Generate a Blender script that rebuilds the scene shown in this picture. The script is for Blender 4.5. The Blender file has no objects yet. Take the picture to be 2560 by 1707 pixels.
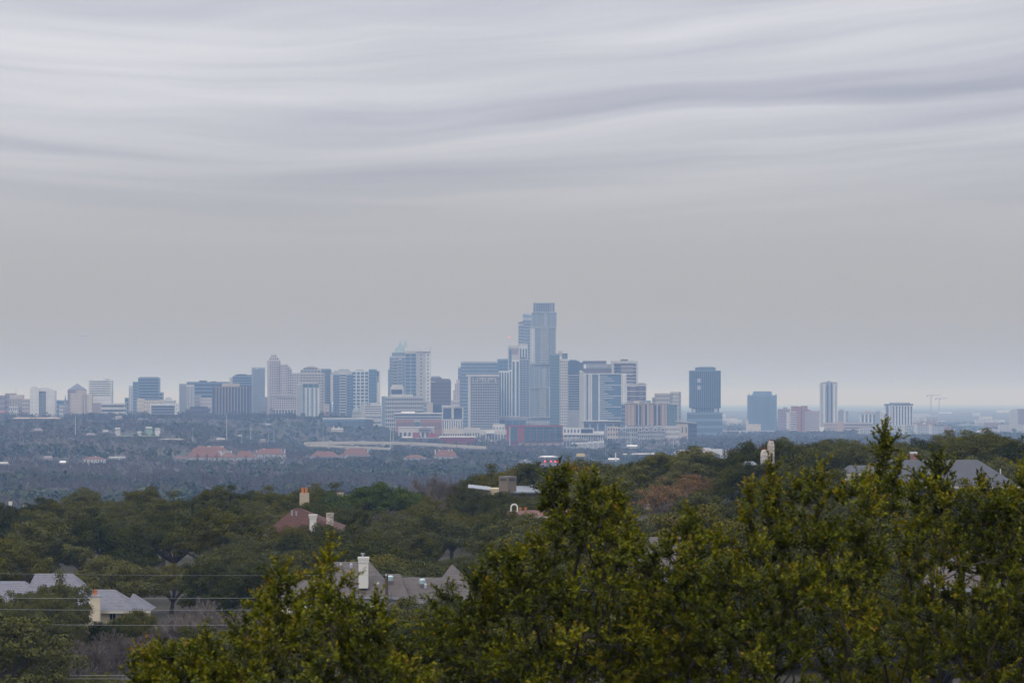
import bpy, math, random
import numpy as np
from mathutils import Vector, Matrix

# ---------------------------------------------------------------- camera, sky, sun, exposure
F, HZ, EYE = 9143.0, 1005.0, 70.0          # focal length and horizon in photo pixels, eye height in metres
sc = bpy.context.scene
col = sc.collection
cam_d = bpy.data.cameras.new('camera')
cam = bpy.data.objects.new('camera', cam_d)
col.objects.link(cam)
cam.location = (0, 0, EYE)
cam.rotation_euler = (math.radians(90), 0, 0)
cam_d.sensor_width = 36.0
cam_d.lens = 36.0 * F / 2560.0
cam_d.shift_y = (HZ - 853.5) / 2560.0
cam_d.clip_start, cam_d.clip_end = 1.0, 150000.0
cam_d.dof.use_dof = True
cam_d.dof.focus_distance = 1500.0
cam_d.dof.aperture_fstop = 8.5
sc.camera = cam
sc.render.engine = 'CYCLES'
sc.view_settings.view_transform = 'Standard'
sc.view_settings.look = 'None'
sc.view_settings.exposure = 0.0
sc.view_settings.gamma = 1.0
sc.view_settings.use_curve_mapping = False
sc.cycles.use_denoising = True
sc.cycles.max_bounces = 5
sc.cycles.diffuse_bounces = 1
sc.cycles.glossy_bounces = 2
sc.cycles.transmission_bounces = 2
sc.cycles.volume_bounces = 0
sc.cycles.use_adaptive_sampling = False

SUN_EL, SUN_AZ = math.radians(48), math.radians(205)   # high, behind the camera
w = bpy.data.worlds.new('World'); sc.world = w; w.use_nodes = True
nt = w.node_tree; nt.nodes.clear()
def N(t, **kw):
    n = nt.nodes.new(t)
    for k, v in kw.items(): setattr(n, k, v)
    return n
def L(a, b): nt.links.new(a, b)
def M(op, a, b=None, c=None):
    n = N('ShaderNodeMath', operation=op)
    for i, v in enumerate((a, b, c)):
        if v is None: continue
        if hasattr(v, 'is_linked'): L(v, n.inputs[i])
        else: n.inputs[i].default_value = v
    return n.outputs[0]
def MR(v, a, b, c, d, t='SMOOTHSTEP'):
    n = N('ShaderNodeMapRange', interpolation_type=t)
    L(v, n.inputs['Value'])
    for k, x in zip(('From Min', 'From Max', 'To Min', 'To Max'), (a, b, c, d)): n.inputs[k].default_value = x
    return n.outputs['Result']
SKY = (-0.15, 14.27, -16.45, -4.86)     # which part of the cloud sheet drifts overhead
tc = N('ShaderNodeTexCoord')
sep = N('ShaderNodeSeparateXYZ'); L(tc.outputs['Generated'], sep.inputs[0])
zc = M('MAXIMUM', sep.outputs['Z'], 0.012)
ux, uy = M('DIVIDE', sep.outputs['X'], zc), M('DIVIDE', sep.outputs['Y'], zc)   # the cloud layer is a flat sheet high above
warp = M('ADD', uy, M('MULTIPLY', M('COSINE', M('MULTIPLY_ADD', ux, 0.9, 0.75)), -1.55))   # the streaks bow across the sheet
wn = N('ShaderNodeTexNoise'); wc = N('ShaderNodeCombineXYZ')
L(M('MULTIPLY', ux, 0.55), wc.inputs[0]); L(M('MULTIPLY', uy, 0.22), wc.inputs[1]); L(wc.outputs[0], wn.inputs['Vector'])
wn.inputs['Scale'].default_value = 1.0; wn.inputs['Detail'].default_value = 2.0
warp = M('ADD', warp, M('MULTIPLY', M('SUBTRACT', wn.outputs['Fac'], 0.5), 3.2))      # and wander a little
def noise(sx, sy, ox, detail, rough, dist=0.0, dx=0.0, dy=0.0):
    c = N('ShaderNodeCombineXYZ')
    L(M('MULTIPLY_ADD', ux, sx, dx), c.inputs[0]); L(M('MULTIPLY_ADD', warp, sy, dy), c.inputs[1]); c.inputs[2].default_value = ox
    n = N('ShaderNodeTexNoise'); L(c.outputs[0], n.inputs['Vector'])
    n.inputs['Scale'].default_value = 1.0
    n.inputs['Detail'].default_value = detail
    n.inputs['Roughness'].default_value = rough
    n.inputs['Distortion'].default_value = dist
    return n.outputs['Fac']
broad = noise(0.35, 0.30, 3.1, 2.0, 0.45, 0.2, SKY[0], SKY[1])
streak = noise(0.42, 0.75, 7.7, 5.0, 0.55, 0.4, SKY[2], SKY[3])
fine = noise(0.9, 2.6, 1.3, 4.0, 0.6, 0.3)
mix1 = M('ADD', M('MULTIPLY', broad, 0.56), M('ADD', M('MULTIPLY', streak, 0.36), M('MULTIPLY', fine, 0.08)))
cl = MR(mix1, 0.29, 0.68, 0.0, 1.0)
fade = MR(sep.outputs['Z'], 0.034, 0.088, 0.0, 1.0)      # the layer blurs into one grey towards the horizon
cl = M('ADD', M('MULTIPLY', cl, fade), M('MULTIPLY', M('SUBTRACT', 1.0, fade), 0.42))
ramp = N('ShaderNodeMix', data_type='RGBA'); L(cl, ramp.inputs['Factor'])
ramp.inputs[6].default_value = (0.395, 0.41, 0.51, 1)
ramp.inputs[7].default_value = (0.835, 0.84, 0.905, 1)
low = N('ShaderNodeMix', data_type='RGBA'); L(MR(sep.outputs['Z'], 0.0, 0.085, 0.0, 1.0), low.inputs['Factor'])
low.inputs[6].default_value = (0.472, 0.438, 0.350, 1)          # warmer grey low down
L(ramp.outputs[2], low.inputs[7])
grad = M('MULTIPLY_ADD', M('MAXIMUM', sep.outputs['Z'], 0.0), 1.85, 0.85)      # an overcast sky brightens overhead
cloud = N('ShaderNodeVectorMath', operation='SCALE'); L(low.outputs[2], cloud.inputs[0]); L(M('MULTIPLY', grad, 10.0), cloud.inputs['Scale'])
sky = N('ShaderNodeTexSky', sky_type='NISHITA')
sky.sun_disc = False; sky.sun_elevation = SUN_EL; sky.sun_rotation = SUN_AZ; sky.altitude = 200
skm = N('ShaderNodeMix', data_type='RGBA'); skm.inputs['Factor'].default_value = 0.95
L(sky.outputs[0], skm.inputs[6]); L(cloud.outputs[0], skm.inputs[7])
bg = N('ShaderNodeBackground'); bg.inputs['Strength'].default_value = 0.089
L(skm.outputs[2], bg.inputs['Color'])
wo = N('ShaderNodeOutputWorld'); L(bg.outputs[0], wo.inputs['Surface'])

sd = bpy.data.lights.new('sun', 'SUN'); sd.energy = 0.9; sd.angle = math.radians(20); sd.color = (1.0, 0.96, 0.90)
so = bpy.data.objects.new('sun', sd); col.objects.link(so)
sv = Vector((math.sin(SUN_AZ) * math.cos(SUN_EL), math.cos(SUN_AZ) * math.cos(SUN_EL), math.sin(SUN_EL)))
so.rotation_euler = sv.to_track_quat('Z', 'Y').to_euler()
so.location = (0, -50, EYE + 40)

# ---------------------------------------------------------------- helpers
rng = np.random.default_rng(7)
random.seed(7)
def P(px, py, Y):
    return Vector(((px - 1280.0) / F * Y, Y, EYE - (py - HZ) / F * Y))
def X(px, Y): return (px - 1280.0) / F * Y
def Z(py, Y): return EYE - (py - HZ) / F * Y
def srgb(r, g, b):
    f = lambda c: (c / 255 / 12.92) if c / 255 <= 0.04045 else ((c / 255 + 0.055) / 1.055) ** 2.4
    return (f(r), f(g), f(b))

_c_px = np.array([-900, 0, 500, 1000, 1250, 1600, 2000, 2560, 3400.])
_c_z = np.array([-24, -23, -21.3, -21.2, -18.6, -15.8, -13.2, -12.3, -12.])
def ground_np(x, Y):
    x = np.asarray(x, float); Y = np.asarray(Y, float)
    px = 1280 + F * x / np.maximum(Y, 200.0)
    c = np.interp(px, _c_px, _c_z)
    ks = [-500, 0, 34, 150, 330, 520, 620, 1000, 1500, 2300]
    near_l = [-14, -10.5, -11.5, -20]
    zs = [np.full_like(c, v) for v in near_l] + [c - 4.2, c, c - 2.5, np.full_like(c, -46.), np.full_like(c, -58.), np.full_like(c, -60.)]
    z = np.array(zs[0])
    for i in range(len(ks) - 1):
        t = np.clip((Y - ks[i]) / (ks[i + 1] - ks[i]), 0, 1)
        z = z + (zs[i + 1] - zs[i]) * t
    def ss(a, b, v):
        t = np.clip((v - a) / (b - a), 0, 1); return t * t * (3 - 2 * t)
    wa = ss(760, 430, px)
    z = z + 32 * (wa * ss(2500, 5600, Y) + (1 - wa) * ss(1080, 800, px) * ss(4780, 5600, Y))
    z = z + 20 * ss(9500, 20000, Y) * (0.75 + 0.25 * np.sin(x / 900.0) * np.sin(Y / 2300.0 + 1.3))
    und = 4.2 * np.sin(x / 210 + Y / 540) * np.sin(Y / 390 - x / 500) + 1.0 * np.sin(x / 74 + 2) * np.cos(Y / 120)
    z = z + und * ss(1800, 2600, Y) * (1 - ss(9000, 12000, Y))
    return EYE + z
def ground(x, Y): return float(ground_np(np.array([x]), np.array([Y]))[0])
def Yat(px, py, lo=1800., hi=12000.):
    Ys = np.linspace(lo, hi, 2000)
    g = ground_np((px - 1280) / F * Ys, Ys)
    yp = HZ - (g - EYE) / Ys * F
    k = np.where(yp <= py)[0]
    return float(Ys[k[0]]) if len(k) else hi

_mats = {}
def mat(name, c, rough=0.8, metal=0.0, var=0.12, scale=0.08, spec=0.3, bump=0.0, bscale=2.0):
    """plain surface with a little uneven weathering"""
    if name in _mats: return _mats[name]
    m = bpy.data.materials.new(name); m.use_nodes = True
    t = m.node_tree; b = t.nodes['Principled BSDF']
    b.inputs['Roughness'].default_value = rough
    b.inputs['Metallic'].default_value = metal
    b.inputs['Specular IOR Level'].default_value = spec
    tcn = t.nodes.new('ShaderNodeTexCoord')
    nz = t.nodes.new('ShaderNodeTexNoise'); nz.inputs['Scale'].default_value = scale; nz.inputs['Detail'].default_value = 5
    t.links.new(tcn.outputs['Object'], nz.inputs['Vector'])
    mx = t.nodes.new('ShaderNodeMix'); mx.data_type = 'RGBA'
    t.links.new(nz.outputs['Fac'], mx.inputs['Factor'])
    mx.inputs[6].default_value = tuple(v * (1 - var * 1.6) for v in c) + (1,)
    mx.inputs[7].default_value = tuple(min(0.9, v * (1 + var * 1.6)) for v in c) + (1,)
    t.links.new(mx.outputs[2], b.inputs['Base Color'])
    if bump:
        n2 = t.nodes.new('ShaderNodeTexNoise'); n2.inputs['Scale'].default_value = bscale; n2.inputs['Detail'].default_value = 4
        t.links.new(tcn.outputs['Object'], n2.inputs['Vector'])
        bp = t.nodes.new('ShaderNodeBump'); bp.inputs['Strength'].default_value = bump; bp.inputs['Distance'].default_value = 0.05
        t.links.new(n2.outputs['Fac'], bp.inputs['Height']); t.links.new(bp.outputs[0], b.inputs['Normal'])
    _mats[name] = m
    return m
def glow(name, c, s):
    if name in _mats: return _mats[name]
    m = bpy.data.materials.new(name); m.use_nodes = True
    b = m.node_tree.nodes['Principled BSDF']
    b.inputs['Base Color'].default_value = c + (1,)
    b.inputs['Emission Color'].default_value = c + (1,)
    b.inputs['Emission Strength'].default_value = s
    _mats[name] = m
    return m
def tiles(name, c1, c2, c3, rough=0.75, bw=0.45, bh=0.3, spot=6.0, mortar=(0.05, 0.045, 0.04)):
    """courses of slates or tiles, each of its own tone (fine print on roof planes that have real stepped courses)"""
    if name in _mats: return _mats[name]
    m = bpy.data.materials.new(name); m.use_nodes = True
    t = m.node_tree; b = t.nodes['Principled BSDF']; b.inputs['Roughness'].default_value = rough
    b.inputs['Specular IOR Level'].default_value = 0.25
    tcn = t.nodes.new('ShaderNodeTexCoord')
    br = t.nodes.new('ShaderNodeTexBrick'); br.inputs['Scale'].default_value = 1.0
    br.inputs['Brick Width'].default_value = bw; br.inputs['Row Height'].default_value = bh
    br.inputs['Mortar Size'].default_value = 0.02; br.inputs['Bias'].default_value = 0.0
    br.inputs['Color1'].default_value = c1 + (1,); br.inputs['Color2'].default_value = c2 + (1,); br.inputs['Mortar'].default_value = mortar + (1,)
    t.links.new(tcn.outputs['UV'], br.inputs['Vector'])
    nz = t.nodes.new('ShaderNodeTexNoise'); nz.inputs['Scale'].default_value = spot / 10; nz.inputs['Detail'].default_value = 8; nz.inputs['Roughness'].default_value = 0.7
    t.links.new(tcn.outputs['UV'], nz.inputs['Vector'])
    mr = t.nodes.new('ShaderNodeMapRange'); mr.inputs['From Min'].default_value = 0.45; mr.inputs['From Max'].default_value = 0.68
    t.links.new(nz.outputs['Fac'], mr.inputs['Value'])
    mx = t.nodes.new('ShaderNodeMix'); mx.data_type = 'RGBA'
    t.links.new(mr.outputs[0], mx.inputs['Factor']); t.links.new(br.outputs['Color'], mx.inputs[6]); mx.inputs[7].default_value = c3 + (1,)
    t.links.new(mx.outputs[2], b.inputs['Base Color'])
    _mats[name] = m
    return m
def leafmat(name, hues, rough=0.5, spec=0.35, trans=0.0):
    """leaf colour picked per tree (object random) and per leaf (stored tint)"""
    if name in _mats: return _mats[name]
    m = bpy.data.materials.new(name); m.use_nodes = True
    t = m.node_tree; b = t.nodes['Principled BSDF']
    b.inputs['Roughness'].default_value = rough; b.inputs['Specular IOR Level'].default_value = spec
    oi = t.nodes.new('ShaderNodeObjectInfo'); at = t.nodes.new('ShaderNodeAttribute'); at.attribute_name = 'tint'
    ad = t.nodes.new('ShaderNodeMath'); ad.operation = 'ADD'
    ml = t.nodes.new('ShaderNodeMath'); ml.operation = 'MULTIPLY'; ml.inputs[1].default_value = 0.72
    m2 = t.nodes.new('ShaderNodeMath'); m2.operation = 'MULTIPLY'; m2.inputs[1].default_value = 0.28
    t.links.new(oi.outputs['Random'], ml.inputs[0]); t.links.new(at.outputs['Fac'], m2.inputs[0])
    t.links.new(ml.outputs[0], ad.inputs[0]); t.links.new(m2.outputs[0], ad.inputs[1])
    rp = t.nodes.new('ShaderNodeValToRGB')
    e = rp.color_ramp.elements
    while len(e) < len(hues): e.new(0.5)
    for i, h in enumerate(hues):
        e[i].position = i / (len(hues) - 1); e[i].color = h + (1,)
    t.links.new(ad.outputs[0], rp.inputs[0]); t.links.new(rp.outputs[0], b.inputs['Base Color'])
    if trans:
        tr = t.nodes.new('ShaderNodeBsdfTranslucent'); t.links.new(rp.outputs[0], tr.inputs['Color'])
        ms = t.nodes.new('ShaderNodeMixShader'); ms.inputs[0].default_value = trans
        t.links.new(b.outputs[0], ms.inputs[1]); t.links.new(tr.outputs[0], ms.inputs[2])
        t.links.new(ms.outputs[0], t.nodes['Material Output'].inputs['Surface'])
    _mats[name] = m
    return m

class MB:
    """collects faces with welded corners and builds one mesh object"""
    def __init__(s): s.v = []; s.f = []; s.d = {}; s.uv = {}
    def pt(s, p):
        k = (round(p[0] * 500), round(p[1] * 500), round(p[2] * 500))
        i = s.d.get(k)
        if i is None:
            i = len(s.v); s.v.append((p[0], p[1], p[2])); s.d[k] = i
        return i
    def face(s, pts, uv=None):
        ids = [s.pt(p) for p in pts]
        if len(set(ids)) < 3: return
        if len(set(ids)) < len(ids):
            keep = []; ku = []
            for n, i in enumerate(ids):
                if i not in keep: keep.append(i); ku.append(uv[n] if uv else None)
            ids = keep; uv = ku if uv else None
        if uv: s.uv[len(s.f)] = uv
        s.f.append(ids)
    def box(s, a, b):
        x0, y0, z0 = a; x1, y1, z1 = b
        c = [(x0, y0, z0), (x1, y0, z0), (x1, y1, z0), (x0, y1, z0), (x0, y0, z1), (x1, y0, z1), (x1, y1, z1), (x0, y1, z1)]
        for q in ((0, 1, 5, 4), (1, 2, 6, 5), (2, 3, 7, 6), (3, 0, 4, 7), (4, 5, 6, 7), (3, 2, 1, 0)):
            s.face([c[i] for i in q])
        return s
    def prism(s, front, back):
        n = len(front)
        s.face(front); s.face(back[::-1])
        for i in range(n):
            j = (i + 1) % n
            s.face([front[j], front[i], back[i], back[j]])
        return s
    def tube(s, pts, radii, n=6, cap=True):
        rings = []
        for i, p in enumerate(pts):
            p = Vector(p)
            d = (Vector(pts[min(i + 1, len(pts) - 1)]) - Vector(pts[max(i - 1, 0)])).normalized()
            a = d.cross(Vector((0.31, 0.17, 0.93)) if abs(d.z) < 0.9 else Vector((1, 0, 0))).normalized(); b = d.cross(a)
            rings.append([p + (a * math.cos(2 * math.pi * k / n) + b * math.sin(2 * math.pi * k / n)) * radii[i] for k in range(n)])
        for i in range(len(rings) - 1):
            for k in range(n):
                s.face([rings[i][k], rings[i][(k + 1) % n], rings[i + 1][(k + 1) % n], rings[i + 1][k]])
        if cap: s.face(rings[0][::-1]); s.face(rings[-1])
        return s
    def build(s, name, m, parent=None, origin=None):
        me = bpy.data.meshes.new(name)
        o = bpy.data.objects.new(name, me)
        q = parent
        while q is not None and '_o' not in q: q = q.parent
        org = Vector(origin) if origin is not None else (Vector(q['_o']) if q is not None else Vector((0, 0, 0)))
        vs = [(v[0] - org.x, v[1] - org.y, v[2] - org.z) for v in s.v]
        me.from_pydata(vs, [], s.f); me.update()
        if s.uv:
            ul = me.uv_layers.new(name='UVMap')
            for fi, uv in s.uv.items():
                p = me.polygons[fi]
                for li, t in zip(p.loop_indices, uv): ul.data[li].uv = t
        me.materials.append(m)
        col.objects.link(o)
        if parent is not None:
            o.parent = parent
        else: o.location = org
        return o

def thing(name, label, cat, org, group=None):
    o = bpy.data.objects.new(name, None); col.objects.link(o)
    o.location = org; o['label'] = label; o['category'] = cat; o['_o'] = tuple(org)
    o.empty_display_size = 0.5
    if group: o['group'] = group
    return o
def tag(o, label, cat, group=None):
    o['label'] = label; o['category'] = cat
    if group: o['group'] = group
    return o
def sub(o, parent):
    """hang a built part under another part (all coordinates share the thing's base)"""
    o.parent = parent
    return o
def np_mesh(name, verts, faces, m, tint=None, midx=None):
    me = bpy.data.meshes.new(name)
    nv, nf, k = len(verts), len(faces), faces.shape[1]
    me.vertices.add(nv); me.vertices.foreach_set('co', np.ascontiguousarray(verts, dtype=np.float32).ravel())
    me.loops.add(nf * k); me.loops.foreach_set('vertex_index', np.ascontiguousarray(faces, dtype=np.int32).ravel())
    me.polygons.add(nf); me.polygons.foreach_set('loop_start', np.arange(0, nf * k, k, dtype=np.int32))
    me.polygons.foreach_set('loop_total', np.full(nf, k, dtype=np.int32))
    for x in (m if isinstance(m, (list, tuple)) else [m]): me.materials.append(x)
    if midx is not None: me.polygons.foreach_set('material_index', np.ascontiguousarray(midx, dtype=np.int32))
    if tint is not None:
        a = me.attributes.new('tint', 'FLOAT', 'POINT'); a.data.foreach_set('value', np.ascontiguousarray(tint, dtype=np.float32))
    me.update(calc_edges=True)
    return me
# ---------------------------------------------------------------- ground
def sheet():
    ys = np.concatenate([np.linspace(-500, 700, 61), np.linspace(760, 2600, 28), np.linspace(2700, 9000, 64), np.geomspace(9300, 90000, 40)])
    us = np.linspace(-1, 1, 61)
    vv = []
    for y in ys:
        half = max(500.0, 0.24 * y + 420)
        x = us * half
        vv.append(np.stack([x, np.full_like(x, y), ground_np(x, np.full_like(x, y))], 1))
    V = np.concatenate(vv); n = len(us); idx = []
    for j in range(len(ys) - 1):
        a = j * n + np.arange(n - 1)
        idx.append(np.stack([a, a + 1, a + n + 1, a + n], 1))
    gm = mat('ground', (0.050, 0.046, 0.032), 0.95, var=0.35, scale=0.05)
    o = bpy.data.objects.new('ground', np_mesh('ground', V, np.concatenate(idx), gm)); col.objects.link(o)
    o['kind'] = 'structure'
sheet()

# ---------------------------------------------------------------- palette of the town
W = dict(
    white=mat('white_paint', (0.59, 0.60, 0.61)), conc=mat('concrete', (0.385, 0.395, 0.40)), pale=mat('pale_stone', (0.49, 0.48, 0.46)),
    beige=mat('beige_stone', (0.44, 0.39, 0.335)), tan=mat('tan_brick', (0.38, 0.292, 0.232)), pink=mat('pink_granite', (0.50, 0.46, 0.465)),
    brown=mat('brown_metal', (0.135, 0.11, 0.105)), dark=mat('dark_panel', (0.07, 0.075, 0.09)), brick=mat('red_brick', (0.28, 0.145, 0.125)),
    red=mat('red_panel', (0.26, 0.048, 0.050)), grey=mat('grey_panel', (0.30, 0.31, 0.33)), mauve=mat('mauve_brick', (0.27, 0.21, 0.22)),
    blue=mat('blue_grey_panel', (0.155, 0.225, 0.300)), cream=mat('cream_stucco', (0.51, 0.47, 0.40)), teal=mat('teal_panel', (0.15, 0.215, 0.225)),
    steel=mat('galvanised_steel', (0.42, 0.44, 0.47), 0.5, 0.4), roof=mat('gravel_roof', (0.38, 0.37, 0.36)), wroof=mat('white_membrane_roof', (0.75, 0.75, 0.76)),
    rust=mat('terracotta_roof', (0.165, 0.080, 0.055), var=0.3, scale=0.5), slate=mat('slate_roof', (0.15, 0.15, 0.19)), green=mat('green_house_paint', (0.22, 0.34, 0.28)),
    timber=mat('weathered_timber', (0.09, 0.065, 0.05)), road=mat('pale_road', (0.45, 0.42, 0.36)), asphalt=mat('asphalt', (0.06, 0.06, 0.065)),
    yellow=mat('yellow_sign', (0.60, 0.48, 0.16)), skyb=mat('blue_sign', (0.08, 0.22, 0.60)), lawn=mat('lawn', (0.13, 0.16, 0.07)),
)
G = dict(
    blue=mat('blue_glass', (0.085, 0.165, 0.255), 0.18, 0.45, 0.3, 0.12, 0.6), dark=mat('dark_glass', (0.035, 0.058, 0.090), 0.15, 0.25, 0.35, 0.15, 0.6),
    teal=mat('teal_glass', (0.095, 0.165, 0.185), 0.18, 0.4, 0.25, 0.12, 0.6), pale=mat('pale_glass', (0.25, 0.345, 0.43), 0.2, 0.5, 0.2, 0.1, 0.6),
    mid=mat('grey_glass', (0.085, 0.13, 0.18), 0.18, 0.35, 0.3, 0.13, 0.6), ice=mat('ice_glass', (0.45, 0.58, 0.60), 0.25, 0.35, 0.1, 0.1, 0.6),
    deep=mat('deep_teal_glass', (0.030, 0.075, 0.080), 0.18, 0.3, 0.3, 0.13, 0.6),
    bronze=mat('bronze_glass', (0.075, 0.06, 0.065), 0.2, 0.3, 0.3, 0.13, 0.6),
)
DEF_Y = 6000.0
class Tower:
    def __init__(s, name, label, Y=6000., cat='building', group=None):
        s.Y = Y; s.root = None; s.args = (name, label, cat, group)
    def base(s, xm, z):
        if s.root is None:
            n, l, c, g = s.args
            s.root = thing(n, l, c, (xm, s.Y, z), g)
    def blk(s, x0, x1, yt, yb=None, st=None, wall='conc', glass='blue', d=24, dY=0.0, name='block', left=0, right=0, th=24, rec=0.5,
            mu=0.0, mt=0.02, mb=0.0, sst=None, solo=None):
        """one box of the building; st = (columns, rows, window width share, window height share) of the face towards us"""
        Y = s.Y + dY
        z1 = Z(yt, Y)
        xa, xb = X(x0, Y), X(x1, Y)
        z0 = (ground((xa + xb) / 2, Y) - 1.5) if yb is None else Z(yb, Y)
        s.base((xa + xb) / 2, ground((xa + xb) / 2, Y) if yb is None or s.root is None else z0)
        t = math.radians(th)
        if left:      # turned so that its left side shows for «left» pixels
            O = Vector((X(x0 + left, Y), Y)); uf = Vector((math.cos(t), math.sin(t))); ul = Vector((-math.sin(t), math.cos(t)))
            wf = (X(x1, Y) - O.x) / math.cos(t); dd = (O.x - xa) / math.sin(t)
        elif right:
            O = Vector((X(x1 - right, Y), Y)); ud = Vector((math.sin(t), math.cos(t))); uf0 = Vector((-math.cos(t), math.sin(t)))
            wf = (O.x - xa) / math.cos(t); dd = (xb - O.x) / math.sin(t)
            O = O + uf0 * wf; uf = -uf0; ul = ud
        else:
            O = Vector((xa, Y)); uf = Vector((1, 0)); ul = Vector((0, 1)); wf = xb - xa; dd = d
        c = [O, O + uf * wf, O + uf * wf + ul * dd, O + ul * dd]
        wb, gb = MB(), MB(); panes = []
        h = z1 - z0
        for k in range(4):
            a, b = c[k], c[(k + 1) % 4]
            u = (b - a); ln = u.length; u = u / ln
            n = Vector((u.y, -u.x))
            if st and k != 2:
                co, ro, fu, fv = st
                if k in (1, 3):
                    co = max(1, round(co * ln / wf)) if sst is None else sst[0]
                    if sst is not None: ro, fu, fv = sst[1:]
                facade(wb, gb, panes if k == 0 else None, a, u, n, ln, z0, h, co, ro, fu, fv, rec, mu if k == 0 else 0, mt, mb)
            else:
                wb.face([(a.x, a.y, z0), (b.x, b.y, z0), (b.x, b.y, z1), (a.x, a.y, z1)])
        wb.face([(p.x, p.y, z1) for p in c]); wb.face([(p.x, p.y, z0) for p in c[::-1]])
        o = wb.build(name, W[wall] if wall in W else G[wall], s.root)
        if st:
            wpx = ln_px = (x1 - x0) / st[0] * st[2]; hpx = (z1 - z0) / Y * F / st[1] * st[3]
            if (solo if solo is not None else (len(panes) <= 26 and max(wpx, hpx) >= 10)):
                for q in panes:
                    m = MB(); m.face(q); m.build('window', G[glass], o)
                if gb.f: 
                    g = gb.build('side_window', G[glass], o); g['kind'] = 'stuff'
            else:
                for q in panes: gb.face(q)
                g = gb.build('window_glazing', G[glass], o); g['kind'] = 'stuff'
        return o
    def poly(s, pts, d=20, wall='conc', dY=0.0, name='roof', front=None):
        Y = s.Y + dY
        if s.root is None: s.base(X(sum(p[0] for p in pts) / len(pts), Y), Z(max(p[1] for p in pts), Y))
        f = [P(a, b, Y) for a, b in pts]
        return MB().prism(f, [p + Vector((0, d, 0)) for p in f]).build(name, W[wall] if wall in W else G[wall], s.root)
    def pyr(s, x0, x1, yb, ax, ay, d=20, wall='slate', dY=0.0, name='roof', flat=0.0):
        Y = s.Y + dY
        s.base(X((x0 + x1) / 2, Y), Z(yb, Y))
        a, b = P(x0, yb, Y), P(x1, yb, Y)
        c = [a, b, b + Vector((0, d, 0)), a + Vector((0, d, 0))]
        p = P(ax, ay, Y) + Vector((0, d / 2, 0))
        m = MB()
        for k in range(4): m.face([c[k], c[(k + 1) % 4], p])
        m.face(c[::-1])
        return m.build(name, W[wall] if wall in W else G[wall], s.root)
    def pole(s, px, y0, y1, r=0.4, wall='steel', dY=5.0, name='mast'):
        Y = s.Y + dY
        return MB().tube([P(px, y0, Y), P(px, y1, Y)], [r, r * 0.6], 6).build(name, W[wall], s.root)
    def bar(s, x0, x1, y0, y1, wall='white', d=1.0, dY=-0.8, name='ledge'):
        Y = s.Y + dY
        a, b = P(x0, y1, Y), P(x1, y0, Y)
        return MB().box((a.x, Y, a.z), (b.x, Y + d, b.z)).build(name, W[wall] if wall in W else G[wall], s.root)

def facade(wb, gb, panes, a, u, n, w, z0, h, co, ro, fu, fv, rec, mu, mt, mb):
    m0, ht, hb = mu * w, mt * h, mb * h
    cw, rh = (w - 2 * m0) / co, (h - ht - hb) / ro
    us = [0.0]
    for i in range(co): us += [m0 + cw * (i + (1 - fu) / 2), m0 + cw * (i + (1 + fu) / 2)]
    us.append(w)
    vs = [z0]
    for j in range(ro): vs += [z0 + hb + rh * (j + (1 - fv) / 2), z0 + hb + rh * (j + (1 + fv) / 2)]
    vs.append(z0 + h)
    def p(i, j, r=0.0): return (a.x + u.x * us[i] - n.x * r, a.y + u.y * us[i] - n.y * r, vs[j])
    for i in range(len(us) - 1):
        for j in range(len(vs) - 1):
            if i % 2 and j % 2:
                q = [p(i, j), p(i + 1, j), p(i + 1, j + 1), p(i, j + 1)]
                r = [p(i, j, rec), p(i + 1, j, rec), p(i + 1, j + 1, rec), p(i, j + 1, rec)]
                for k in range(4):
                    wb.face([q[k], q[(k + 1) % 4], r[(k + 1) % 4], r[k]])
                if panes is not None: panes.append(r)
                else: gb.face(r)
            else:
                wb.face([p(i, j), p(i + 1, j), p(i + 1, j + 1), p(i, j + 1)])

# ---------------------------------------------------------------- the skyline, from the west end to the east
T = Tower
t = T('office_block', 'dull mauve low block at the far west end of the skyline', 6300)
t.blk(-8, 13, 988, st=(4, 5, .6, .5), wall='mauve', glass='mid'); t.blk(13, 37, 983, dY=4, st=(5, 5, .6, .5), wall='mauve', glass='mid', name='wing')
t = T('office_block', 'small beige ribbed block with a thin roof mast beside the bulging white tower', 6150)
t.blk(24, 56, 987, st=(8, 1, .5, .8), wall='beige', glass='mid', mt=.05); t.pole(40, 987, 970); t.blk(22, 46, 1015, st=(5, 3, .5, .5), wall='pale', dY=-14, d=12, name='podium')
t = T('office_block', 'narrow tan block just before the bulging white tower', 6120)
t.blk(56, 73, 997, st=(4, 6, .55, .5), wall='beige', glass='mid')
t = T('office_tower', 'bulging white windowless tower split by a tall blue glass strip', 6050)
t.blk(75, 97, 974, wall='white', st=(2, 9, .12, .2), glass='dark')
t.poly([(75, 974), (97, 974), (97, 969), (93, 966.5), (86, 965.5), (79, 967), (75.5, 971)], 22, 'white', name='rounded_crown')
t.blk(97, 115, 978, dY=3, st=(6, 14, .7, .75), wall='grey', glass='dark', name='glass_strip')
t.blk(115, 137, 976, wall='white', st=(3, 9, .1, .2), glass='dark', name='wing')
t.poly([(97, 978), (137, 976), (135, 973), (127, 971), (116, 969), (106, 968.5), (97, 970)], 22, 'white', dY=.5, name='sloping_crown')
t = T('office_block', 'low dark blue block between the white tower and the pyramid roof', 6250)
t.blk(140, 165, 1000, st=(5, 5, .8, .5), wall='blue', glass='dark'); t.blk(148, 168, 1014, dY=-20, st=(5, 4, .6, .5), wall='pale', d=14, name='annex')
t = T('church', 'thin church spire beside the pyramid roofed tower', 6080, 'church')
t.blk(158, 168, 1018, wall='grey'); t.blk(161, 165.5, 1003, dY=-3, wall='grey', d=3, name='belfry'); t.pyr(161, 165.5, 1003, 163.2, 985, 3, dY=-3, name='spire')
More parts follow.
